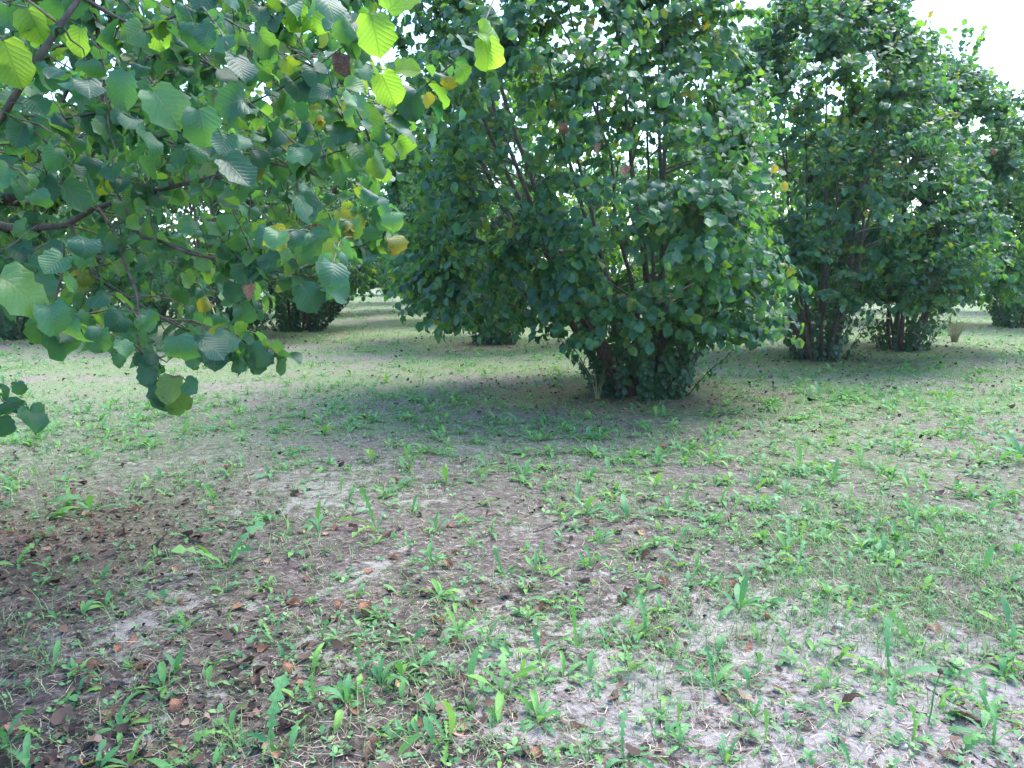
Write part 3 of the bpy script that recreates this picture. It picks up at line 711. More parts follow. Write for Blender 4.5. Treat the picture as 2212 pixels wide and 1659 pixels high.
LAB = {'L': 'near hazel tree whose large-leaved branches hang in from the left edge',
       'A': 'large hazel bush in the middle, its stems hidden by leafy shoots down to the ground',
       'B': 'tall hazel bush right of the middle one, bare dark stems fanning out above leafy shoots',
       'C': 'hazel bush with bare V-shaped stems, second to the right of the large middle bush',
       'F': 'hazel bush standing directly behind the left side of the large middle bush',
       'J': 'dark-footed hazel bush behind the hanging branches, nearer of the two by the lane',
       'H': 'hazel bush beside the lane with a broad leafy dark foot, behind the hanging branches',
       'K': 'hazel bush at the left edge, mostly hidden behind the hanging branches',
       'G': 'hazel bush second behind the large middle bush, at the right side of the lane',
       'I': 'hazel bush with sunlit foot, farther along the left side of the lane',
       'E': 'hazel bush at the right edge behind the one with V-shaped stems'}
GRP = 'hazel trees planted in rows in the orchard'
ROOT = {}
for k in ('L', 'A', 'B', 'C', 'F', 'J', 'H'):
    ROOT[k] = thing('hazel_tree', LAB[k], 'tree', tuple(BUSH[k].base), GRP)
    build_bush(k, ROOT[k], hi=(k == 'L'), branch_parts=(k in 'LABC'))

# a few brown withered leaves, yellow leaves and a nut husk on the near trees
def add_leaf(k, me, mat, p, d, n, s, label, name='leaf'):
    o = link(name, me, ROOT[k], label=label)
    Bm = basis(np.array([d], float), np.array([n], float))[0]
    M = Matrix((Bm * s).tolist()).to_4x4(); M.translation = Vector(np.asarray(p) - BUSH[k].base); o.matrix_basis = M
    if mat: set_mat(o, mat)
for q, (a, c, d, s) in enumerate([(742, 140, 2.45, .075), (692, 505, 2.35, .045), (540, 630, 2.3, .045), (470, 215, 2.3, .045)]):
    add_leaf('L', DRY_ME[q % 7], M_dry['reddish brown' if q % 3 else 'dark brown'], at(a, c, d), (.1, -.2, -1), (0, -1, .2), s, 'withered brown curled leaf')
for q, (a, c, d) in enumerate([(1125, 70, 7.2), (1215, 285, 6.9), (1350, 370, 6.8), (1290, 320, 7.0), (1830, 410, 11.5), (2140, 330, 12.5)]):
    k = 'A' if d < 8 else ('B' if d < 12 else 'C')
    add_leaf(k, DRY_ME[q % 7], M_dry['reddish brown'], at(a, c, d), (.1, -.2, -1), (0, -1, .2), .10, 'withered brown leaf')
M_yel = leaf_material('autumn_leaf_yellow', [(0, (.26, .27, .03)), (1, (.42, .33, .04))], [(0, (.30, .30, .08)), (1, (.42, .36, .1))], [(0, (.5, .52, .03)), (1, (.68, .5, .03))], .4, .5)
for q, (a, c, d, s) in enumerate([(765, 470, 2.25, .065), (735, 455, 2.25, .07), (965, 165, 2.55, .075), (755, 215, 2.55, .07), (918, 205, 2.5, .06)]):
    add_leaf('L', HI_ME[q % NV], M_yel, at(a, c, d), (.5 - .2 * (q % 4), -.2, -.8), (0, -1, .3), s * .75, 'yellowing leaf')
for q, (a, c, d) in enumerate([(2010, 25, 12.0), (1690, 395, 8.5), (1940, 80, 11.8), (1870, 455, 11.5), (1670, 360, 8.6), (1935, 350, 11.6)]):
    add_leaf('B' if a > 1800 else 'A', HI_ME[q], M_yel, at(a, c, d), (.3, -.2, -.8), (0, -1, .3), .10, 'yellow leaf')
M_pale = leaf_material('painted_backlight_leaf', [(0, (.14, .27, .04)), (1, (.20, .32, .045))], [(0, (.14, .27, .05)), (1, (.2, .32, .06))], [(0, (.36, .74, .06)), (1, (.46, .78, .06))], .55, .5)  # backlight painted into the colour: paler yellow-green for chosen leaves
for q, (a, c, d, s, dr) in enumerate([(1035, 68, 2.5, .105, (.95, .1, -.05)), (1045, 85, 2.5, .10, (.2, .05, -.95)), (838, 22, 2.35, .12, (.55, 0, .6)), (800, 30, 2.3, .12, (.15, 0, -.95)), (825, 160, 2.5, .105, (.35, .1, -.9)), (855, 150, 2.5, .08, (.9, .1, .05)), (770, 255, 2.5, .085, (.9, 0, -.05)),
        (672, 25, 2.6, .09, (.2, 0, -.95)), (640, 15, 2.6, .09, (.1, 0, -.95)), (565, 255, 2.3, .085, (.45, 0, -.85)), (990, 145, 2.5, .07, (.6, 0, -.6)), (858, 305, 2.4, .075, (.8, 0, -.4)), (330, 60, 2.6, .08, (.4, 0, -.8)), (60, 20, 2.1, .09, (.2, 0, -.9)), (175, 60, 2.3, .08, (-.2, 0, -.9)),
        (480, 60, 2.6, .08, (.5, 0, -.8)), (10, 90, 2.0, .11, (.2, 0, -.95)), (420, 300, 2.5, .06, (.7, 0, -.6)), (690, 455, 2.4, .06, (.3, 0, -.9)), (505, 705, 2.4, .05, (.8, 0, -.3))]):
    add_leaf('L', HI_ME[(q * 5) % NV], M_pale, at(a, c, d), dr, (.25 - .1 * (q % 5), -.9, .35), s, 'leaf coloured pale yellow-green as if lit from behind')
# nut husk cluster on the near branch
def husk(seed):
    r = np.random.default_rng(seed); rows = []
    for q, t in enumerate(np.linspace(0, 1, 7)):
        a = np.linspace(0, 2 * np.pi, 11); rr = [.08, .34, .46, .44, .34, .36, .5][q] * (1 + (.32 if q > 4 else .08) * np.where(np.arange(11) % 2, 1, -1))
        rr[-1] = rr[0]
        rows.append(np.stack([np.cos(a) * rr, np.full(11, t * 1.1), np.sin(a) * rr], -1))
    V, F = grid_leaf(rows, 11); return V, F, np.stack([V[:, 0] + .5, V[:, 1]], -1)
hv, hf, hu = husk(1); HUSK = mesh_np('nut_husk', hv, hf, M_yel, True, hu)
for a, c, d, s in [(752, 482, 2.2, .032), (568, 275, 2.25, .03), (578, 292, 2.25, .03), (690, 250, 2.5, .028)]:
    add_leaf('L', HUSK, None, at(a, c, d), (.2, -.5, -.8), (0, -1, .3), s, 'pale green hazelnut husk', 'nut_husk')

# bushes farther back share two crowns of leaves
def template(seed, H, R, n_twig, basal):
    b = hazel(seed, H, R, n_twig, .118, 9, .95, basal, .75, 1.15); r = np.random.default_rng(seed)
    B = basis(b.D, b.N); cr = np.arange(len(b.P)) < b.n_crown
    parts = []
    V, F, U, Rr = bake(FAR, b.vi[cr] % 5, B[cr], b.S[cr], b.P[cr], b.rnd[cr]); parts.append(('crown', mesh_np('crown', V, F, M_leaf, True, U, Rr), 'stuff'))
    V, F, U, Rr = bake(SHL, b.vi[~cr] % 4, B[~cr], b.S[~cr], b.P[~cr], b.rnd[~cr]); parts.append(('basal_leaves', mesh_np('basal_leaves', V, F, M_shoot, True, U, Rr), 'stuff'))
    for p, rd in b.stems:
        V, F = tube(p, rd, 6); parts.append(('stem', mesh_np('stem', V, F, M_bark), None))
    V, F = tubes([p for p, _, _ in b.branches], [x for _, x, _ in b.branches], 4); parts.append(('branches', mesh_np('branches', V, F, M_twig), 'stuff'))
    return parts
TPL = [template(11, 5.6, 2.5, 850, 700), template(12, 5.6, 2.5, 850, 800)]
def far_bush(label, x, y, t, rot, s=1.0):
    o = thing('hazel_tree', label, 'tree', (x, y, 0), GRP); o.rotation_euler.z = rot; o.scale = (s, s, s)
    for n, me, kd in TPL[t]:
        c = link(n, me, o)
        if kd: c['kind'] = kd
for q, k in enumerate(('K', 'G', 'I', 'E')):
    far_bush(LAB[k], *TPOS[k], q % 2, 1.1 * q + .4, 1.0 if k != 'E' else .95)
FARS = [((-2.9, 29.2), 'hazel bush third behind the large middle bush along the lane'),
        ((-4.5, 36.5), 'distant hazel bush closing the right side of the lane'),
        ((-8.6, 32.6), 'distant hazel bush on the left of the lane beyond the sunlit foot'),
        ((-10.2, 39.5), 'farthest hazel bush seen on the left of the lane'),
        ((-7.6, 49.0), 'remote hazel bush at the very end of the grassy lane'),
        ((5.6, 21.8), 'hazel bush seen in the gap between the middle bush and its neighbour'),
        ((3.8, 28.5), 'hazel bush farther back in the gap beside the middle bush'),
        ((9.4, 23.2), 'hazel bush directly behind the two bushes with bare stems'),
        ((12.6, 29.5), 'distant hazel bush behind the gap between the bare-stemmed bushes'),
        ((18.2, 27.5), 'distant hazel bush at the right edge above the dry grass tuft'),
        ((-13.6, 25.0), 'distant hazel bush behind the left part of the hanging branches'),
        ((-10.6, 22.8), 'hazel bush behind the hanging branches, beyond the dark-footed bush'),
        ((-16.8, 23.5), 'hazel bush behind the one at the left edge'),
        ((8.2, 37.0), 'farthest hazel bush seen under the right-hand crowns'),
        ((0.6, 43.0), 'remote hazel bush beyond the row of the middle bush')]
for q, ((x, y), lab) in enumerate(FARS):
    far_bush(lab, x, y, q % 2, 2.1 * q + .7, .95 + .1 * ((q * 37) % 10) / 10)

# tall hazy tree far beyond the orchard at the upper right edge
def tall_tree(x, y, H, R, seed, label):
    r = np.random.default_rng(seed); o = thing('tall_tree', label, 'tree', (x, y, 0))
    u = np.linspace(0, 1, 10); p = np.stack([.3 * np.sin(3 * u), .2 * np.sin(2 * u), H * .85 * u], -1)
    V, F = tube(p, np.linspace(.35, .05, 10), 8); link('trunk', mesh_np('trunk', V, F, M_bark), o)
    bp, br, tips = [], [], []
    for q in range(46):
        s = r.uniform(.25, 1); c = np.array([np.interp(s, u, p[:, z]) for z in range(3)]); a = r.uniform(0, 6.28); ln = R * (1.15 - .75 * s) * r.uniform(.6, 1.1); v = np.linspace(0, 1, 6)
        b = c + np.stack([np.cos(a) * ln * v, np.sin(a) * ln * v, ln * .8 * v], -1) + np.cumsum(r.normal(0, .08, (6, 3)), axis=0)
        bp.append(b); br.append(np.linspace(.09, .015, 6)); tips += [b[z] for z in range(2, 6)]
    V, F = tubes(bp, br, 5); link('branches', mesh_np('branches', V, F, M_bark), o, kind='stuff')
    tips = np.array(tips); n = 9000; P = tips[r.integers(0, len(tips), n)] + r.normal(0, .55, (n, 3))
    D = r.normal(0, 1, (n, 3)); Nn = r.normal(0, 1, (n, 3)); vi = r.integers(0, 5, n)
    V, F, U, Rr = bake(FAR, vi, basis(D, Nn), np.full(n, .2), P, r.random(n)); link('crown', mesh_np('crown', V, F, M_leaf, True, U, Rr), o, kind='stuff')
tall_tree(40.5, 60, 15.5, 4.5, 5, 'tall hazy tree far beyond the orchard at the upper right edge')

# ------------------------------------------------------------------ the air: thin haze added to imitate lens glare and pale the far tree
def haze_box(density):
    m, N, L = mat_new('haze'); v = N.new('ShaderNodeVolumePrincipled'); v.inputs['Density'].default_value = density
    v.inputs['Color'].default_value = (.93, .96, 1, 1); v.inputs['Anisotropy'].default_value = .35
    o = N.new('ShaderNodeOutputMaterial'); L.new(v.outputs[0], o.inputs['Volume'])
    x0, x1, y0, y1, z0, z1 = -960, 960, -340, 1640, -1.1, 18.5
    V = np.array([[x, y, z] for x in (x0, x1) for y in (y0, y1) for z in (z0, z1)])
    F = np.array([[0, 1, 3, 2], [4, 6, 7, 5], [0, 4, 5, 1], [2, 3, 7, 6], [0, 2, 6, 4], [1, 5, 7, 3]])
    link('haze', mesh_np('haze', V, F, m, False), kind='stuff', label='thin haze added to imitate lens glare and pale the far tree')
haze_box(.0005)

# ------------------------------------------------------------------ ground cover that nobody could count
def scatter(n, d0, d1, r, dens=None, power=1.0):
    u = r.random(n); y = np.exp(np.log(d0) + u * (np.log(d1) - np.log(d0))) if power == 1 else d0 + (d1 - d0) * u ** power
    x = r.uniform(-1, 1, n) * (.78 * y + .8)
    if dens is not None:
        k = r.random(n) < dens(x, y); x, y = x[k], y[k]
    return x, y

def blobs(x, y, items):
    f = np.zeros_like(x)
    for px_, py_, rad, wt in items:
        a, c = gpt(px_, py_); f = f + wt * np.exp(-((x - a) ** 2 + (y - c) ** 2) / (2 * rad * rad))
    return f

def tree_near(x, y, s=1.0):
    f = np.zeros_like(x)
    for k, (a, c) in TPOS.items(): f = np.maximum(f, np.exp(-((x - a) ** 2 + (y - c) ** 2) / (2 * s * s)))
    return f

def green(x, y):
    g = vnoise(x, y, .55, 3) * .5 + vnoise(x, y, 1.9, 4) * .3 + vnoise(x, y, 5, 5) * .25
    g = np.clip((g - .36) * 2.6, 0, 1)
    g = g * (.25 + .75 * np.clip((y - 3) / 5, 0, 1))
    g = g + blobs(x, y, [(100, 960, .6, .7), (230, 920, .6, .5), (700, 880, .9, .6), (950, 880, .8, .6), (1100, 930, .7, .4), (2050, 1220, .7, .7), (1850, 1180, .6, .6), (1900, 1300, .4, .5), (1790, 860, .7, .8), (2050, 880, .7, .5), (1500, 960, .8, .5), (900, 1400, .25, .35), (1450, 1370, .3, .5)])
    g = g * (1 - .85 * tree_near(x, y, 1.1)) * (1 - .9 * np.clip(blobs(x, y, [(40, 1180, .55, 1.2), (330, 1150, .35, .8)]), 0, 1))
    return np.clip(g, 0, 1)

r = np.random.default_rng(21)
# straw and dry stalk bits
n0 = 52000
x, y = scatter(n0, 1.5, 17, r)
n = len(x); ln = r.gamma(2.2, .012, n) * (1 + .06 * y) + .010; wd = (.0005 + .0007 * r.random(n)) * (1 + .12 * y)
az = r.normal(0, .9, n) + np.where(r.random(n) < .5, 0, np.pi / 2); tilt = r.normal(0, .10, n)
ax = np.stack([np.cos(az) * np.cos(tilt), np.sin(az) * np.cos(tilt), np.sin(tilt)], -1); sd = np.stack([-np.sin(az), np.cos(az), 0 * az], -1)
c = np.stack([x, y, hgt(x, y) + .003 + .006 * r.random(n) + np.abs(np.sin(tilt)) * ln * .5], -1)
bow = r.normal(0, .12, n)[:, None] * sd * ln[:, None]
V = np.stack([c - ax * ln[:, None] / 2 - sd * wd[:, None], c - ax * ln[:, None] / 2 + sd * wd[:, None], c + bow + sd * wd[:, None], c + bow - sd * wd[:, None], c + ax * ln[:, None] / 2 + sd * wd[:, None] * .5, c + ax * ln[:, None] / 2 - sd * wd[:, None] * .5], 1)
q = np.arange(n)[:, None] * 6
F = np.concatenate([q + [0, 1, 2, 3], q + [3, 2, 4, 5]])
link('straw', mesh_np('straw', V.reshape(-1, 3), F, M_straw, False, None, np.repeat(r.random(n) ** 1.2, 6)), kind='stuff', label='dry straw and stalk bits scattered over the soil')

# crumbs of dead leaves
def crumb_dens(x, y):
    return np.clip(.08 + .9 * blobs(x, y, [(40, 1180, .65, 1.0), (330, 1150, .4, .8), (150, 1640, .4, .6), (480, 1600, .4, .4)]) + .55 * tree_near(x, y, 1.4) + .3 * (vnoise(x, y, 2.2, 9) > .62), 0, 1)
x, y = scatter(85000, 1.5, 18, r, crumb_dens)
n = len(x); s = r.gamma(1.6, .0052, n) * (1 + .06 * y); az = r.uniform(0, 6.28, n)
nn = nrm(np.stack([r.normal(0, .5, n), r.normal(0, .5, n), np.ones(n)], -1)); dd = np.stack([np.cos(az), np.sin(az), r.normal(0, .3, n)], -1)
flake = (np.array([[-.15, -.7, .35], [.25, -.6, .1], [-.5, .05, .25], [.42, .0, -.1], [-.12, .7, .45], [.3, .5, .3]]), np.array([[0, 1, 3, 2], [2, 3, 5, 4]]), np.zeros((6, 2)))
V, F, U, Rr = bake([flake], np.zeros(n, int), basis(dd, nn), s, np.stack([x, y, hgt(x, y) + .002 + s * .3], -1), r.random(n))
link('leaf_litter', mesh_np('leaf_litter', V, F, M_crumb, False, None, Rr), kind='stuff', label='crumbled brown dead leaf litter on the soil')

# short grass
x, y = scatter(33000, 1.6, 60, r, lambda x, y: np.clip(green(x, y) * 1.1 + .05 * np.clip(y - 4, 0, 4), 0, 1) * (1 - .8 * tree_near(x, y, .8)))
nb = 7; n = len(x) * nb
bx = np.repeat(x, nb) + r.normal(0, .022, n) * (1 + np.repeat(y, nb) * .10); by = np.repeat(y, nb) + r.normal(0, .022, n) * (1 + np.repeat(y, nb) * .10)
hh = r.gamma(4, .0085, n) * (1 + .03 * by); wd = (.0008 + .0007 * r.random(n)) * (1 + .13 * by)
az = r.uniform(0, 6.28, n); out = np.stack([np.cos(az), np.sin(az), 0 * az], -1); sd = np.stack([-np.sin(az), np.cos(az), 0 * az], -1); lean = r.uniform(.4, 1.9, n)[:, None]
b0 = np.stack([bx, by, hgt(bx, by)], -1); up = np.array([0, 0, 1.]) * hh[:, None]
m1 = b0 + up * .55 + out * hh[:, None] * lean * .3; t1 = b0 + up + out * hh[:, None] * lean; W = wd[:, None]
V = np.stack([b0 - sd * W, b0 + sd * W, m1 + sd * W * .8, m1 - sd * W * .8, t1 + sd * W * .15, t1 - sd * W * .15], 1); q = np.arange(n)[:, None] * 6
nearb = by < 6; V[~nearb, 3] = V[~nearb, 5]; V[~nearb, 2] = V[~nearb, 4]
F = np.concatenate([q + [0, 1, 2, 3], (q + [3, 2, 4, 5])[nearb]])
link('grass', mesh_np('grass', V.reshape(-1, 3), F, M_grass, False, None, np.repeat(r.random(n), 6)), kind='stuff', label='short green grass growing in patches')

# tiny seedlings
x, y = scatter(22000, 1.5, 16, r, lambda x, y: np.clip(.14 + .6 * vnoise(x, y, 1.6, 12) * (.4 + green(x, y)), 0, 1) * (1 - .7 * tree_near(x, y, 1.0)))
nl = 3; n = len(x) * nl; sz = np.repeat(r.gamma(4, .0026, len(x)) + .004, nl) * (1 + .07 * np.repeat(y, nl))
az = np.repeat(r.uniform(0, 6.28, len(x)), nl) + np.tile(np.arange(nl) * 2.1, len(x)) + r.normal(0, .3, n)
dd = np.stack([np.cos(az), np.sin(az), r.uniform(.1, .9, n)], -1); nn = np.stack([r.normal(0, .3, n), r.normal(0, .3, n), np.ones(n)], -1)
drop = (np.array([[-.06, 0, 0], [.06, 0, 0], [-.33, .6, .06], [.33, .6, .06], [-.15, 1, 0], [.15, 1, 0]]), np.array([[0, 1, 3, 2], [2, 3, 5, 4]]), np.zeros((6, 2)))
P = np.stack([np.repeat(x, nl), np.repeat(y, nl), np.repeat(hgt(x, y) + .004 + .008 * r.random(len(x)), nl)], -1)
V, F, U, Rr = bake([drop], np.zeros(n, int), basis(dd, nn), sz, P, r.random(n))
link('seedlings', mesh_np('seedlings', V, F, M_sprout, False, None, Rr), kind='stuff', label='tiny green seedlings sprouting all over the soil')

# ------------------------------------------------------------------ weeds
WS = [[weed_leaf(10 * st + q, st) for q in range(5)] for st in range(3)]
WS_ME = [[mesh_np('weed_leaf', V, F, M_weed, True, uv) for V, F, uv in row] for row in WS]
WL = [weed_leaf(70 + q, q % 3, False) for q in range(6)]

# picture point of the foot, height in picture pixels, number of leaves, style, lean (pixels to the side)
W_ = [(218,1285,42,2,2,20),(85,1276,40,1,2,0),(178,1327,35,3,1,10),(498,1352,38,2,1,-10),(120,1442,42,2,2,-10),(163,1462,50,3,2,35),(173,1507,48,3,1,-10),(353,1487,60,5,1,10),(380,1449,45,3,2,25),
(452,1481,50,2,1,0),(498,1474,28,2,1,20),(262,1579,78,5,1,-20),(280,1644,118,3,2,95),(10,1614,120,4,0,20),(147,1527,32,2,1,-5),(345,1515,40,3,1,-40),(505,1601,80,4,0,-30),(412,1650,62,3,0,22),(212,1656,45,4,1,15),
(60,1662,60,2,2,-30),(460,1664,40,3,1,0),(95,1594,36,2,0,-25),(578,1271,30,3,1,8),(623,1294,30,2,1,5),(773,1281,36,4,1,0),(863,1276,40,3,1,-5),(953,1286,55,5,2,5),(983,1296,60,2,2,-15),(688,1321,25,2,1,0),(818,1331,48,6,2,0),
(590,1384,60,5,0,-35),(698,1386,42,2,0,-20),(895,1389,36,3,1,0),(850,1376,30,3,0,5),(993,1374,60,5,0,-15),(1053,1394,75,6,0,10),(680,1449,66,2,2,0),(780,1449,66,3,0,4),(823,1481,80,4,1,-8),(870,1464,68,5,1,0),(905,1444,45,2,1,25),
(963,1449,30,3,1,15),(1020,1494,80,1,1,0),(1088,1506,105,5,0,4),(745,1519,78,5,2,35),(793,1524,60,3,1,5),(675,1511,50,2,0,12),(870,1514,40,4,1,5),(938,1544,50,5,1,0),(590,1634,135,2,0,-5),(718,1594,50,1,1,18),(823,1594,58,4,0,0),
(855,1604,36,3,1,20),(965,1611,95,4,0,35),(908,1599,40,2,1,-15),(943,1616,50,3,1,-20),(855,1654,70,2,0,20),(625,1636,48,4,1,5),(573,1656,30,4,0,-10),(1078,1564,50,4,0,-30),(1141,1336,62,7,1,0),(1278,1276,36,2,1,0),(1321,1351,38,3,1,10),
(1393,1371,85,7,0,5),(1370,1371,45,4,0,-15),(1248,1404,75,4,0,5),(1168,1424,60,4,0,0),(1121,1476,60,5,0,0),(1216,1466,58,4,1,0),(1278,1469,70,6,0,-10),(1361,1449,65,9,0,15),(1551,1409,45,4,0,0),(1541,1486,78,10,0,0),(1161,1559,75,9,1,0),
(1426,1544,45,5,0,20),(1271,1626,55,4,0,10),(1351,1641,85,5,0,-20),(1471,1606,50,8,0,0),(1203,1656,50,3,0,5),(1568,1644,50,6,0,0),(1626,1549,40,5,0,10),(1621,1489,38,2,1,0),(1596,1321,70,5,1,10),(1486,1276,42,4,0,15),(1463,1556,35,3,0,0),
(1791,1291,50,4,1,0),(1831,1331,42,3,0,0),(1876,1336,40,6,1,15),(1924,1466,105,4,0,-25),(1769,1494,40,5,0,15),(1786,1554,50,4,0,-5),(2024,1529,52,2,1,20),(2144,1609,92,5,0,10),(2134,1541,82,6,0,-15),(2179,1359,55,7,1,0),(1834,1656,42,4,0,0),(1751,1650,30,3,1,0),(2159,1294,40,6,0,0),
(195,1102,75,4,1,-5),(145,1090,40,3,2,10),(150,1121,30,2,0,-5),(495,1230,118,4,0,0),(455,1210,52,4,1,5),(412,1157,42,4,0,-10),(460,1092,42,3,0,5),(522,1002,32,2,1,5),(328,970,30,4,1,0),(88,1247,28,2,1,0),(155,1247,30,2,1,-8),(309,1240,34,1,1,0),
(813,1150,95,4,0,0),(735,1067,34,2,1,8),(753,1082,32,2,2,0),(685,1137,50,5,1,5),(693,1160,38,2,2,-5),(770,1102,22,2,1,5),(878,1002,40,3,1,0),(918,1015,24,1,1,0),(965,1042,55,4,2,0),(893,1102,32,4,1,0),(943,1147,42,3,0,0),(935,1217,62,6,0,-15),(1063,1152,48,4,1,0),(1023,1230,42,4,0,-8),(620,1157,36,4,1,0),(560,1180,30,2,1,-5),(748,1240,30,4,1,0),
(1268,1115,68,6,2,0),(1356,1127,65,4,2,-15),(1441,1115,50,4,1,0),(1521,1127,60,10,0,0),(1481,1092,36,3,1,0),(1558,1087,42,3,2,0),(1463,1185,65,9,0,0),(1301,1180,48,5,0,0),(1531,952,42,5,0,0),(1538,1005,52,5,2,-10),(1473,990,38,7,0,0),(1591,1172,40,5,0,0),(1206,1110,32,3,1,0),(1158,1240,48,4,1,0),(1651,1172,36,5,1,0),(1541,1170,26,3,1,0),(1421,1155,40,3,0,0),
(1934,875,26,5,0,0),(2031,940,36,9,0,0),(2076,945,52,9,0,0),(1934,982,40,6,0,0),(1859,1005,44,8,0,0),(1801,1042,46,8,1,0),(1726,1015,56,9,0,0),(2114,1005,50,7,0,0),(2159,1005,46,7,1,0),(2204,995,66,8,1,0),(1924,1042,38,6,0,0),(1961,1055,40,6,0,0),(2109,1070,34,6,1,0),(2179,1075,42,6,1,0),(1904,1132,42,6,0,0),(1976,1147,38,6,2,0),(1786,1140,50,7,1,0),(1936,1165,40,5,0,0),(1909,1205,44,5,1,0),(2131,1242,52,2,1,0),(1929,1235,52,5,1,0),
(1745,868,30,8,0,0),(1770,860,34,9,1,0),(1800,872,32,8,1,0),(1825,862,34,8,1,0),(1850,866,34,8,1,0),(1875,855,28,7,0,0),(1735,850,24,7,0,0),(1790,848,26,7,1,0),(1840,845,26,7,1,0)]
rw = np.random.default_rng(5)
spots = [list(q) for q in W_]
occupied = np.array([gpt(q[0], q[1]) for q in W_])
tries = 0
while len(spots) < 298 and tries < 20000:
    tries += 1
    px_, py_ = rw.uniform(5, 2207), 850 + 800 * rw.random() ** 1.2
    a, c = gpt(px_, py_)
    rightness = .25 + .75 * np.clip((px_ - 500) / 1000, 0, 1)
    g = float(green(np.array([a]), np.array([c]))[0])
    if rw.random() > (.35 + g) * rightness * .8: continue
    if np.min(np.hypot(*(occupied - [a, c]).T)) < .14: continue
    occupied = np.vstack([occupied, [a, c]])
    sz = rw.uniform(.05, .13) * FPX / math.hypot(a, c)
    spots.append([px_, py_, sz, int(rw.integers(3, 8)), int(rw.choice([0, 0, 0, 1, 2])), rw.normal(0, .3 * sz)])

STY = {0: 'jagged-leaved', 1: 'spoon-leaved', 2: 'narrow-leaved'}
weeds = []
for q, (px_, py_, hp, nl, st, lean) in enumerate(spots):
    a, c = gpt(px_, py_); dist = math.sqrt(a * a + c * c + CAM_H ** 2); h = hp / FPX * dist * 1.08
    o = thing('dandelion', '', 'weed', (a, c, float(hgt(a, c)) - .003), 'weeds growing scattered over the orchard soil')
    rot = rw.uniform(0, 6.28); main = []
    for k in range(nl + (3 if nl > 4 else 2 if nl > 2 else 0)):
        first = k == 0
        if first:
            el = math.atan2(1.0, abs(lean) / max(hp, 1)); ln = math.hypot(hp, lean) / FPX * dist * 1.12
            azl = (0 if lean > 0 else math.pi) + rw.normal(0, .35) - .35
            if abs(lean) < 6: azl = rw.uniform(0, 6.28)
            el = min(el, R_(80))
        else:
            azl = rot + 2.4 * k + rw.normal(0, .25); el = R_(rw.uniform(28, 76)) if nl < 7 else R_(rw.uniform(16, 70)); ln = h * rw.uniform(.5, 1.05)
        d = np.array([math.cos(azl) * math.cos(el), math.sin(azl) * math.cos(el), math.sin(el)])
        nn_ = np.array([-math.cos(azl) * math.sin(el), -math.sin(azl) * math.sin(el), math.cos(el)]) + rw.normal(0, .2, 3)
        if first and el > 1.0: nn_ = np.array([rw.normal(0, .5), -1.0, .3]) * (1 if rw.random() < .7 else -1)
        sty = st if rw.random() < .85 else 1
        lf = link('leaf', WS_ME[sty][int(rw.integers(0, 5))], o)
        Bm = basis(d[None], nn_[None])[0].copy(); wsc = ln * (.82 if ln > .11 else 1.2) * rw.uniform(.8, 1.15)
        Bm = Bm * np.array([wsc, ln, ln])[None]
        M = Matrix(Bm.tolist()).to_4x4(); M.translation = (d[0] * .006, d[1] * .006, .0); lf.matrix_basis = M
    weeds.append(dict(o=o, px=px_, py=py_, hp=hp, nl=nl, st=st, lean=lean, x=a, y=c, own=q < len(W_)))

# the rest of the weeds, too many and too small to count
x, y = scatter(10500, 2.0, 60, r, lambda x, y: np.clip(green(x, y) * .95 + .06 + .34 * np.clip(x / y * 2 + .2, 0, 1), 0, 1) * (1 - .85 * tree_near(x, y, .9)) * np.clip((y - 1.6) / 4.5, .10, 1))
nl = 5; n = len(x) * nl; hh = np.repeat(r.uniform(.04, .115, len(x)), nl) * (1 + .008 * np.repeat(y, nl)) * np.clip(.40 + .17 * np.repeat(y, nl), .6, 1.3)
az = np.repeat(r.uniform(0, 6.28, len(x)), nl) + np.tile(np.arange(nl) * 2.4, len(x)) + r.normal(0, .3, n); el = r.uniform(.45, 1.4, n)
dd = np.stack([np.cos(az) * np.cos(el), np.sin(az) * np.cos(el), np.sin(el)], -1); nn = np.stack([-np.cos(az) * np.sin(el), -np.sin(az) * np.sin(el), np.cos(el)], -1) + r.normal(0, .25, (n, 3))
Bm = basis(dd, nn); Bm[:, :, 0] *= (1.1 + .045 * np.repeat(y, nl))[:, None]
V, F, U, Rr = bake(WL, r.integers(0, 6, n), Bm, hh * r.uniform(.6, 1.1, n), np.stack([np.repeat(x, nl), np.repeat(y, nl), np.repeat(hgt(x, y), nl)], -1), r.random(n))
link('weeds', mesh_np('weeds', V, F, M_weed, True, U, Rr), kind='stuff', label='mass of small green weeds covering the orchard floor')

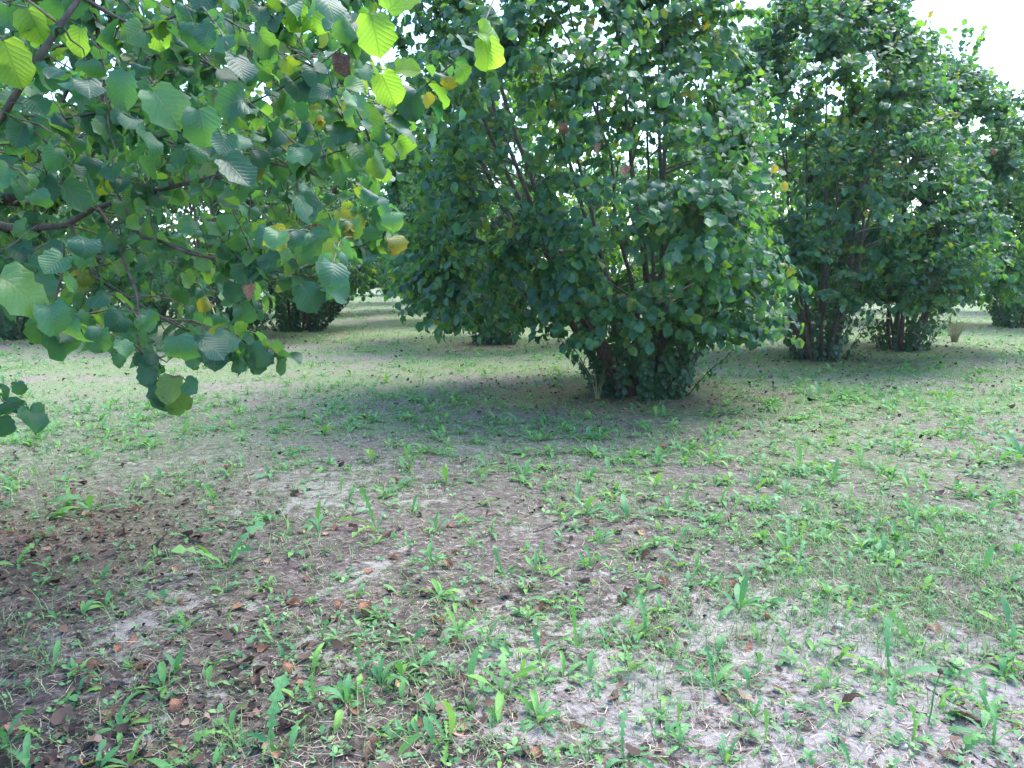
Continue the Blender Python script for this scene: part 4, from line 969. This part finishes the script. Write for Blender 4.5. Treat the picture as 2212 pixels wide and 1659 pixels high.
# ------------------------------------------------------------------ fallen leaves
FL = [(288,1389,2,'r',1.2),(257,1409,0,'r',.9),(70,1451,0,'d',1.1),(40,1451,0,'d',.9),(105,1257,0,'t',1.1),(222,1448,0,'r',1.1),(305,1447,0,'r',1),(205,1464,0,'r',1.2),(240,1291,0,'r',.9),(382,1341,0,'r',1),(512,1316,0,'r',1.2),(475,1364,0,'d',1.1),(422,1327,0,'d',1.2),
(368,1389,0,'d',.8),(372,1537,0,'r',1.1),(235,1547,0,'r',1.4),(28,1580,0,'t',1.5),(75,1359,0,'r',.9),(25,1376,0,'r',.9),(325,1251,0,'t',1.2),(185,1644,0,'t',1.1),(375,1619,0,'r',1.2),(105,1641,0,'d',1.1),(252,1640,0,'r',1.0),(520,1594,0,'t',.8),
(650,1391,0,'r',1.1),(635,1304,0,'r',1.2),(733,1316,0,'r',1),(788,1324,0,'r',1.3),(943,1344,0,'r',1.2),(778,1386,0,'d',1.4),(810,1384,0,'d',1),(980,1389,0,'r',1),(613,1449,0,'r',1.1),(863,1481,0,'t',1.2),(738,1444,0,'r',.9),(995,1581,0,'t',1.4),(765,1541,0,'r',1.0),(660,1571,0,'d',1),
(613,1576,0,'d',.8),(808,1619,0,'r',1.0),(663,1249,0,'d',1.3),(1018,1304,0,'r',1.2),(915,1276,0,'d',.8),(715,1335,0,'r',.9),(565,1394,0,'r',1.1),(805,1644,0,'d',1),(650,1471,0,'r',.9),(1348,1304,0,'d',1.3),(1433,1276,0,'r',1.1),(1356,1289,0,'d',1),(1578,1274,0,'r',1),(1121,1301,0,'d',.9),
(1168,1321,0,'r',.9),(1603,1379,0,'d',1.3),(1618,1401,0,'r',1.2),(1343,1479,0,'d',1),(1248,1569,0,'r',1.2),(1163,1629,0,'r',1.1),(1253,1444,0,'r',.8),(1653,1339,0,'r',.8),(2089,1554,0,'d',2.0),(2054,1641,0,'d',1.7),(1846,1536,0,'d',1.3),(2021,1378,0,'t',1),(2199,1411,0,'r',.8),
(190,1114,0,'t',1.3),(70,1199,0,'t',1.1),(100,1196,0,'t',1),(217,1150,0,'r',1),(297,1110,0,'r',1.1),(485,1022,0,'r',1.1),(545,1030,0,'r',1.0),(380,1230,0,'t',1.2),(365,952,0,'t',1),(362,1022,0,'t',.9),(440,1000,0,'r',.9),(482,1067,0,'d',1),(537,1072,0,'d',1),(250,952,0,'r',.9),(55,1127,0,'t',1),
(650,1152,0,'t',1.1),(703,1157,0,'t',1),(725,1147,0,'r',1),(765,1152,0,'d',1.1),(835,1165,0,'d',1),(850,1202,0,'r',1),(988,1195,0,'r',1.1),(970,1220,0,'r',1.2),(798,1230,0,'r',1.1),(973,1137,0,'r',1),(910,1145,0,'d',.9),(880,1015,0,'r',1.2),(853,1042,0,'r',1.2),(663,932,0,'t',1.2),(618,968,0,'r',.9),(638,1071,0,'d',1.2),(983,881,0,'r',1),(790,905,0,'d',1.1),
(1255,1002,0,'t',1.2),(1323,997,0,'d',1),(1168,1013,0,'d',1.2),(1381,1160,0,'t',1.4),(1361,1140,0,'d',1.1),(1273,1140,0,'r',1.2),(1213,1192,0,'d',1.3),(1391,1217,0,'d',1.3),(1573,1125,0,'d',1.2),(1433,970,0,'r',1.1),(1583,940,0,'d',1),(1228,1147,0,'d',1),(2139,965,0,'d',1),(2069,1043,0,'r',1),(1891,1145,0,'r',1),(1769,1145,0,'d',.9)]
rf = np.random.default_rng(8)
FLs = [(a, b, c, k, s, True) for a, b, c, k, s in FL]
for q in range(130):
    if q < 105: a, b = rf.normal(70, 150), rf.normal(1170, 75)
    else: a, b = rf.uniform(0, 1200), rf.uniform(1000, 1650)
    if 0 < a < 2212 and 1000 < b < 1655: FLs.append((a, b, 0, rf.choice(['d', 'd', 'r', 'r', 't'], p=[.3, .2, .25, .2, .05]), rf.uniform(.5, .95), False))
CN = {'d': 'dark brown', 'r': 'reddish brown', 't': 'pale tan'}
fallen = []
for q, (px_, py_, _, k, s, mine) in enumerate(FLs):
    a, c = gpt(px_, py_); v = int(rf.integers(0, 7))
    o = link('fallen_leaf', DRY_ME[v], None, (a, c, float(hgt(a, c)) + .004), label='', category='fallen leaf', group='dead leaves lying on the orchard soil')
    o.rotation_euler = (rf.normal(0, .25), rf.normal(0, .25), rf.uniform(0, 6.28)); sz = .045 * s * rf.uniform(.9, 1.1); o.scale = (sz, sz, sz)
    set_mat(o, M_dry[CN[k]])
    fallen.append(dict(o=o, px=px_, py=py_, col=CN[k], s=s, x=a, y=c, mine=mine))

# ------------------------------------------------------------------ small single things
def stick(name, label, pts, rad, mat=M_twig, cat='twig', group='fallen twigs on the soil'):
    P = np.array([(*gpt(a, b), 0) for a, b in pts]); P[:, 2] = hgt(P[:, 0], P[:, 1]) + rad * .8
    c0 = P[0].copy(); P = smooth_path(P - c0, 12); P += np.random.default_rng(int(pts[0][0])).normal(0, rad * .5, P.shape)
    V, F = tube(P, np.linspace(rad, rad * .55, 12), 6)
    return link(name, mesh_np(name, V, F, mat), None, tuple(c0), label=label, category=cat, group=group)
stick('twig', 'long thin dark twig lying beside the large crumpled brown leaf', [(1929, 1521), (1965, 1536), (2010, 1552), (2064, 1572)], .0035, M_bark)
stick('twig', 'thin dark twig above the large crumpled leaf, pointing up the lane', [(2000, 1485), (2040, 1508), (2090, 1530)], .003, M_bark)
stick('twig', 'short pale stick between jagged weeds on the cracked clay', [(1436, 1572), (1452, 1566), (1467, 1562)], .0035, M_straw)
stick('twig', 'thin dark twig lying under the pale star-shaped weed', [(1406, 1556), (1415, 1600), (1420, 1622)], .002, M_bark)
stick('twig', 'short brown stick with cut end near the upright lobed weed', [(1062, 1266), (1075, 1262), (1086, 1260)], .004, M_twig)
stick('twig', 'long straw-coloured stalk lying on the dead leaf litter', [(190, 1126), (225, 1114), (256, 1105)], .0022, M_straw)
stick('twig', 'thin dark twig across the soil at the lower right corner', [(2085, 1620), (2140, 1650), (2190, 1660)], .003, M_bark)
stick('twig', 'long dark twig behind the pair of jagged weeds in mid ground', [(1150, 1150), (1200, 1135), (1245, 1122)], .004, M_bark)
def stone(label, px_, py_, s, seed, mat):
    r = np.random.default_rng(seed); rows = []
    for t in np.linspace(0, np.pi, 7):
        a = np.linspace(0, 2 * np.pi, 11); rr = max(math.sin(t), .03) * (1 + .18 * np.sin(2 * a + seed) + .1 * np.sin(3 * a + t * 2)); rr[-1] = rr[0]
        rows.append(np.stack([np.cos(a) * rr, np.sin(a) * rr * .75, np.full(11, -math.cos(t) * .5)], -1))
    V, F = grid_leaf(rows, 11); a, c = gpt(px_, py_)
    link('stone', mesh_np('stone', V * s, F, mat), None, (a, c, float(hgt(a, c)) + s * .2), label=label, category='stone', group='small stones on the soil')
M_stone = bark_material('pale_stone', (.32, .29, .27), (.55, .52, .50))
stone('grey stone among the dense weeds below the bare-stemmed bushes', 1797, 998, .026, 2, M_stone)
stone('flat whitish stone on cracked clay above the leafy clump', 1812, 1359, .022, 4, M_stone)
stone('tiny pink stone near the lower right corner', 1952, 1614, .016, 6, M_stone)

# dried flower stalk
a, c = gpt(2004, 1569); st = thing('flower_stalk', 'thin upright flower stalk with a small dark dried head', 'weed', (a, c, float(hgt(a, c)) - .004))
P = smooth_path(np.array([[0, 0, 0], [.008, 0, .06], [.014, .004, .12], [.028, .004, .178]]), 10); V, F = tube(P, np.linspace(.0028, .0018, 10), 6); link('stem', mesh_np('stem', V, F, M_weed, True, np.zeros((len(V), 2))), st)
rows = []
for t in np.linspace(0, 1, 6):
    an = np.linspace(0, 2 * np.pi, 9); rr = np.full(9, [.002, .007, .008, .007, .009, .004][int(round(t * 5))]) * (1 + .15 * np.where(np.arange(9) % 2, 1, -1)); rr[-1] = rr[0]
    rows.append(np.stack([.028 + np.cos(an) * rr, .004 + np.sin(an) * rr, np.full(9, .176 + .018 * t)], -1))
V, F = grid_leaf(rows, 9); h = link('flower_head', mesh_np('flower_head', V, F, M_dry['dark brown'], True, np.zeros((len(V), 2))), st)

# dry grass tuft by the right-hand bushes, and dead stalks in front of the middle bush
M_drygrass = rnd_material('dry_grass', [(0, (.20, .16, .09)), (.6, (.36, .31, .18)), (1, (.30, .36, .14))], .8, .2)
def tuft(label, px_, py_, n, h, spread, seed):
    r = np.random.default_rng(seed); a, c = gpt(px_, py_); ps, rs = [], []
    for q in range(n):
        az = r.uniform(0, 6.28); hh = h * r.uniform(.5, 1); o = spread * r.uniform(.2, 1); t = np.linspace(0, 1, 5)[:, None]
        b0 = np.array([math.cos(az), math.sin(az), 0]) * spread * .25 * r.random()
        ps.append(b0 + np.array([math.cos(az) * o, math.sin(az) * o, hh]) * np.concatenate([t ** 1.6, t ** 1.6, t], 1)); rs.append(np.linspace(.0025, .0008, 5) * (1 + .05 * c))
    V, F = tubes(ps, rs, 3)
    o = thing('grass_tuft', label, 'grass tuft', (a, c, 0)); link('blades', mesh_np('blades', V, F, M_drygrass, True, None, np.repeat(r.random(n), 15)), o, kind='stuff')
tuft('small dry grass tuft standing right of the bush with V-shaped stems', 2062, 738, 90, .55, .30, 1)
tuft('sparse pale dead grass stalks at the foot of the large middle bush', 1290, 862, 16, .42, .14, 2)
tuft('green and yellow grass tuft under the hanging leaves by the lane', 590, 770, 60, .35, .2, 3)

# ------------------------------------------------------------------ labels of the weeds and fallen leaves: look first, then the nearest landmark
OWN = {(590, 1634): 'tallest jagged dandelion leaf standing upright beside one smaller leaf', (280, 1644): 'weed with one very long narrow leaf stretched out over the brown litter',
       (1020, 1494): 'single upright spoon-shaped leaf on a thin bare stalk', (495, 1230): 'tall upright jagged dandelion at the edge of the brown litter', (813, 1150): 'tall pale jagged dandelion with curled top, alone in mid ground',
       (1541, 1486): 'dense leafy dandelion clump of many leaves on grey clay', (1361, 1449): 'dense low rosette with arching jagged leaves on whitish clay', (1161, 1559): 'broad-leaved weed clump with many leaves above cracked whitish clay',
       (1471, 1606): 'flat star-shaped jagged rosette beside a short pale stick', (2144, 1609): 'large weed with thick pale leaf stalk beside the crumpled dark leaf', (2134, 1541): 'large jagged weed just above the crumpled dark leaf',
       (1924, 1466): 'tall jagged leaf leaning over its small rosette on pale clay', (195, 1102): 'tall dark green weed rising from the brown leaf litter', (262, 1579): 'weed with one broad leaf and a narrow upright leaf',
       (1088, 1506): 'tall jagged dandelion with reddish foot between two clay patches', (965, 1611): 'jagged weed leaning over the large pale tan fallen leaf', (2131, 1242): 'pale spoon-shaped leaf on a tall thin stalk near the grassy patch',
       (10, 1614): 'tall jagged weed around the curled tan leaf in the corner', (505, 1601): 'weed with one large drooping lobed leaf among brown litter'}
FOWN = {(2089, 1554): 'very large crumpled dark brown leaf on pale clay', (2054, 1641): 'folded dark brown leaf on clay at the bottom edge', (995, 1581): 'large pale tan leaf lying flat under a jagged weed',
        (28, 1580): 'large curled tan leaf held up by the tall corner weed', (1846, 1536): 'cupped dark brown leaf alone on grey clay', (288, 1389): 'ribbed curled brown leaf on the pale mossy patch',
        (1381, 1160): 'long pale tan curled leaf in mid ground', (190, 1114): 'flat pale tan leaf below the tall dark green weed', (1348, 1304): 'large dark curled leaf beside dense jagged weeds'}
SHORT = [('the tallest jagged leaf', 590, 1634), ('the very long narrow leaf', 280, 1644), ('the lone spoon-shaped leaf', 1020, 1494), ('the litter-edge dandelion', 495, 1230), ('the curled-top pale dandelion', 813, 1150),
         ('the dense dandelion clump', 1541, 1486), ('the arching jagged rosette', 1361, 1449), ('the broad-leaved clump', 1161, 1559), ('the star-shaped rosette', 1471, 1606), ('the thick-stalked weed', 2144, 1609),
         ('the leaning tall jagged leaf', 1924, 1466), ('the dark weed in the litter', 195, 1102), ('the cupped dark leaf', 1846, 1536), ('the long tan leaf', 1381, 1160), ('the mossy patch leaf', 288, 1389), ('the dense jagged pair', 1393, 1371),
         ('the yellow-green weed patch', 1800, 860), ('the foot of the middle bush', 1385, 870), ('the grey stone', 1797, 998), ('the right edge', 2205, 1110), ('the left edge', 5, 1330), ('the left edge grass', 60, 960), ('the lane mouth', 800, 800)]
def side_word(dx, dy):
    if abs(dx) > 1.6 * abs(dy): return 'right of' if dx > 0 else 'left of'
    if abs(dy) > 1.6 * abs(dx): return 'below' if dy > 0 else 'above'
    return ('below' if dy > 0 else 'above') + ('-right of' if dx > 0 else '-left of')
def describe(items, own_labels, look):
    used = {}
    for it in items:
        key = (it['px'], it['py'])
        if key in own_labels: it['o']['label'] = own_labels[key]; continue
        d = [(math.hypot(it['px'] - a, (it['py'] - b) * 1.6), n, a, b) for n, a, b in SHORT if math.hypot(it['px'] - a, it['py'] - b) > 3]
        dist, n, a, b = min(d)
        used.setdefault((look(it), side_word(it['px'] - a, it['py'] - b), n), []).append((dist, it))
    words = ['nearest', 'second', 'third', 'fourth', 'fifth', 'sixth', 'seventh', 'eighth', 'ninth', 'tenth']
    for (lk, sd, n), lst in used.items():
        lst.sort(key=lambda p: p[0])
        for q, (_, it) in enumerate(lst):
            it['o']['label'] = f'{lk} {sd} {n}' if len(lst) == 1 else f'{lk} {sd} {n}, {words[min(q, 9)]}'
def weed_look(it):
    cnt_ = {1: 'single-leaf', 2: 'two-leaf', 3: 'three-leaf', 4: 'four-leaf', 5: 'five-leaf'}.get(it['nl'], 'many-leaf')
    return f"{cnt_} {STY[it['st']].replace('-leaved', '')} weed"
def fall_look(it):
    return ('big ' if it['s'] > 1.15 else 'small ' if it['s'] < .8 else '') + it['col'] + ' leaf'
describe(weeds, OWN, weed_look)
describe(fallen, FOWN, fall_look)
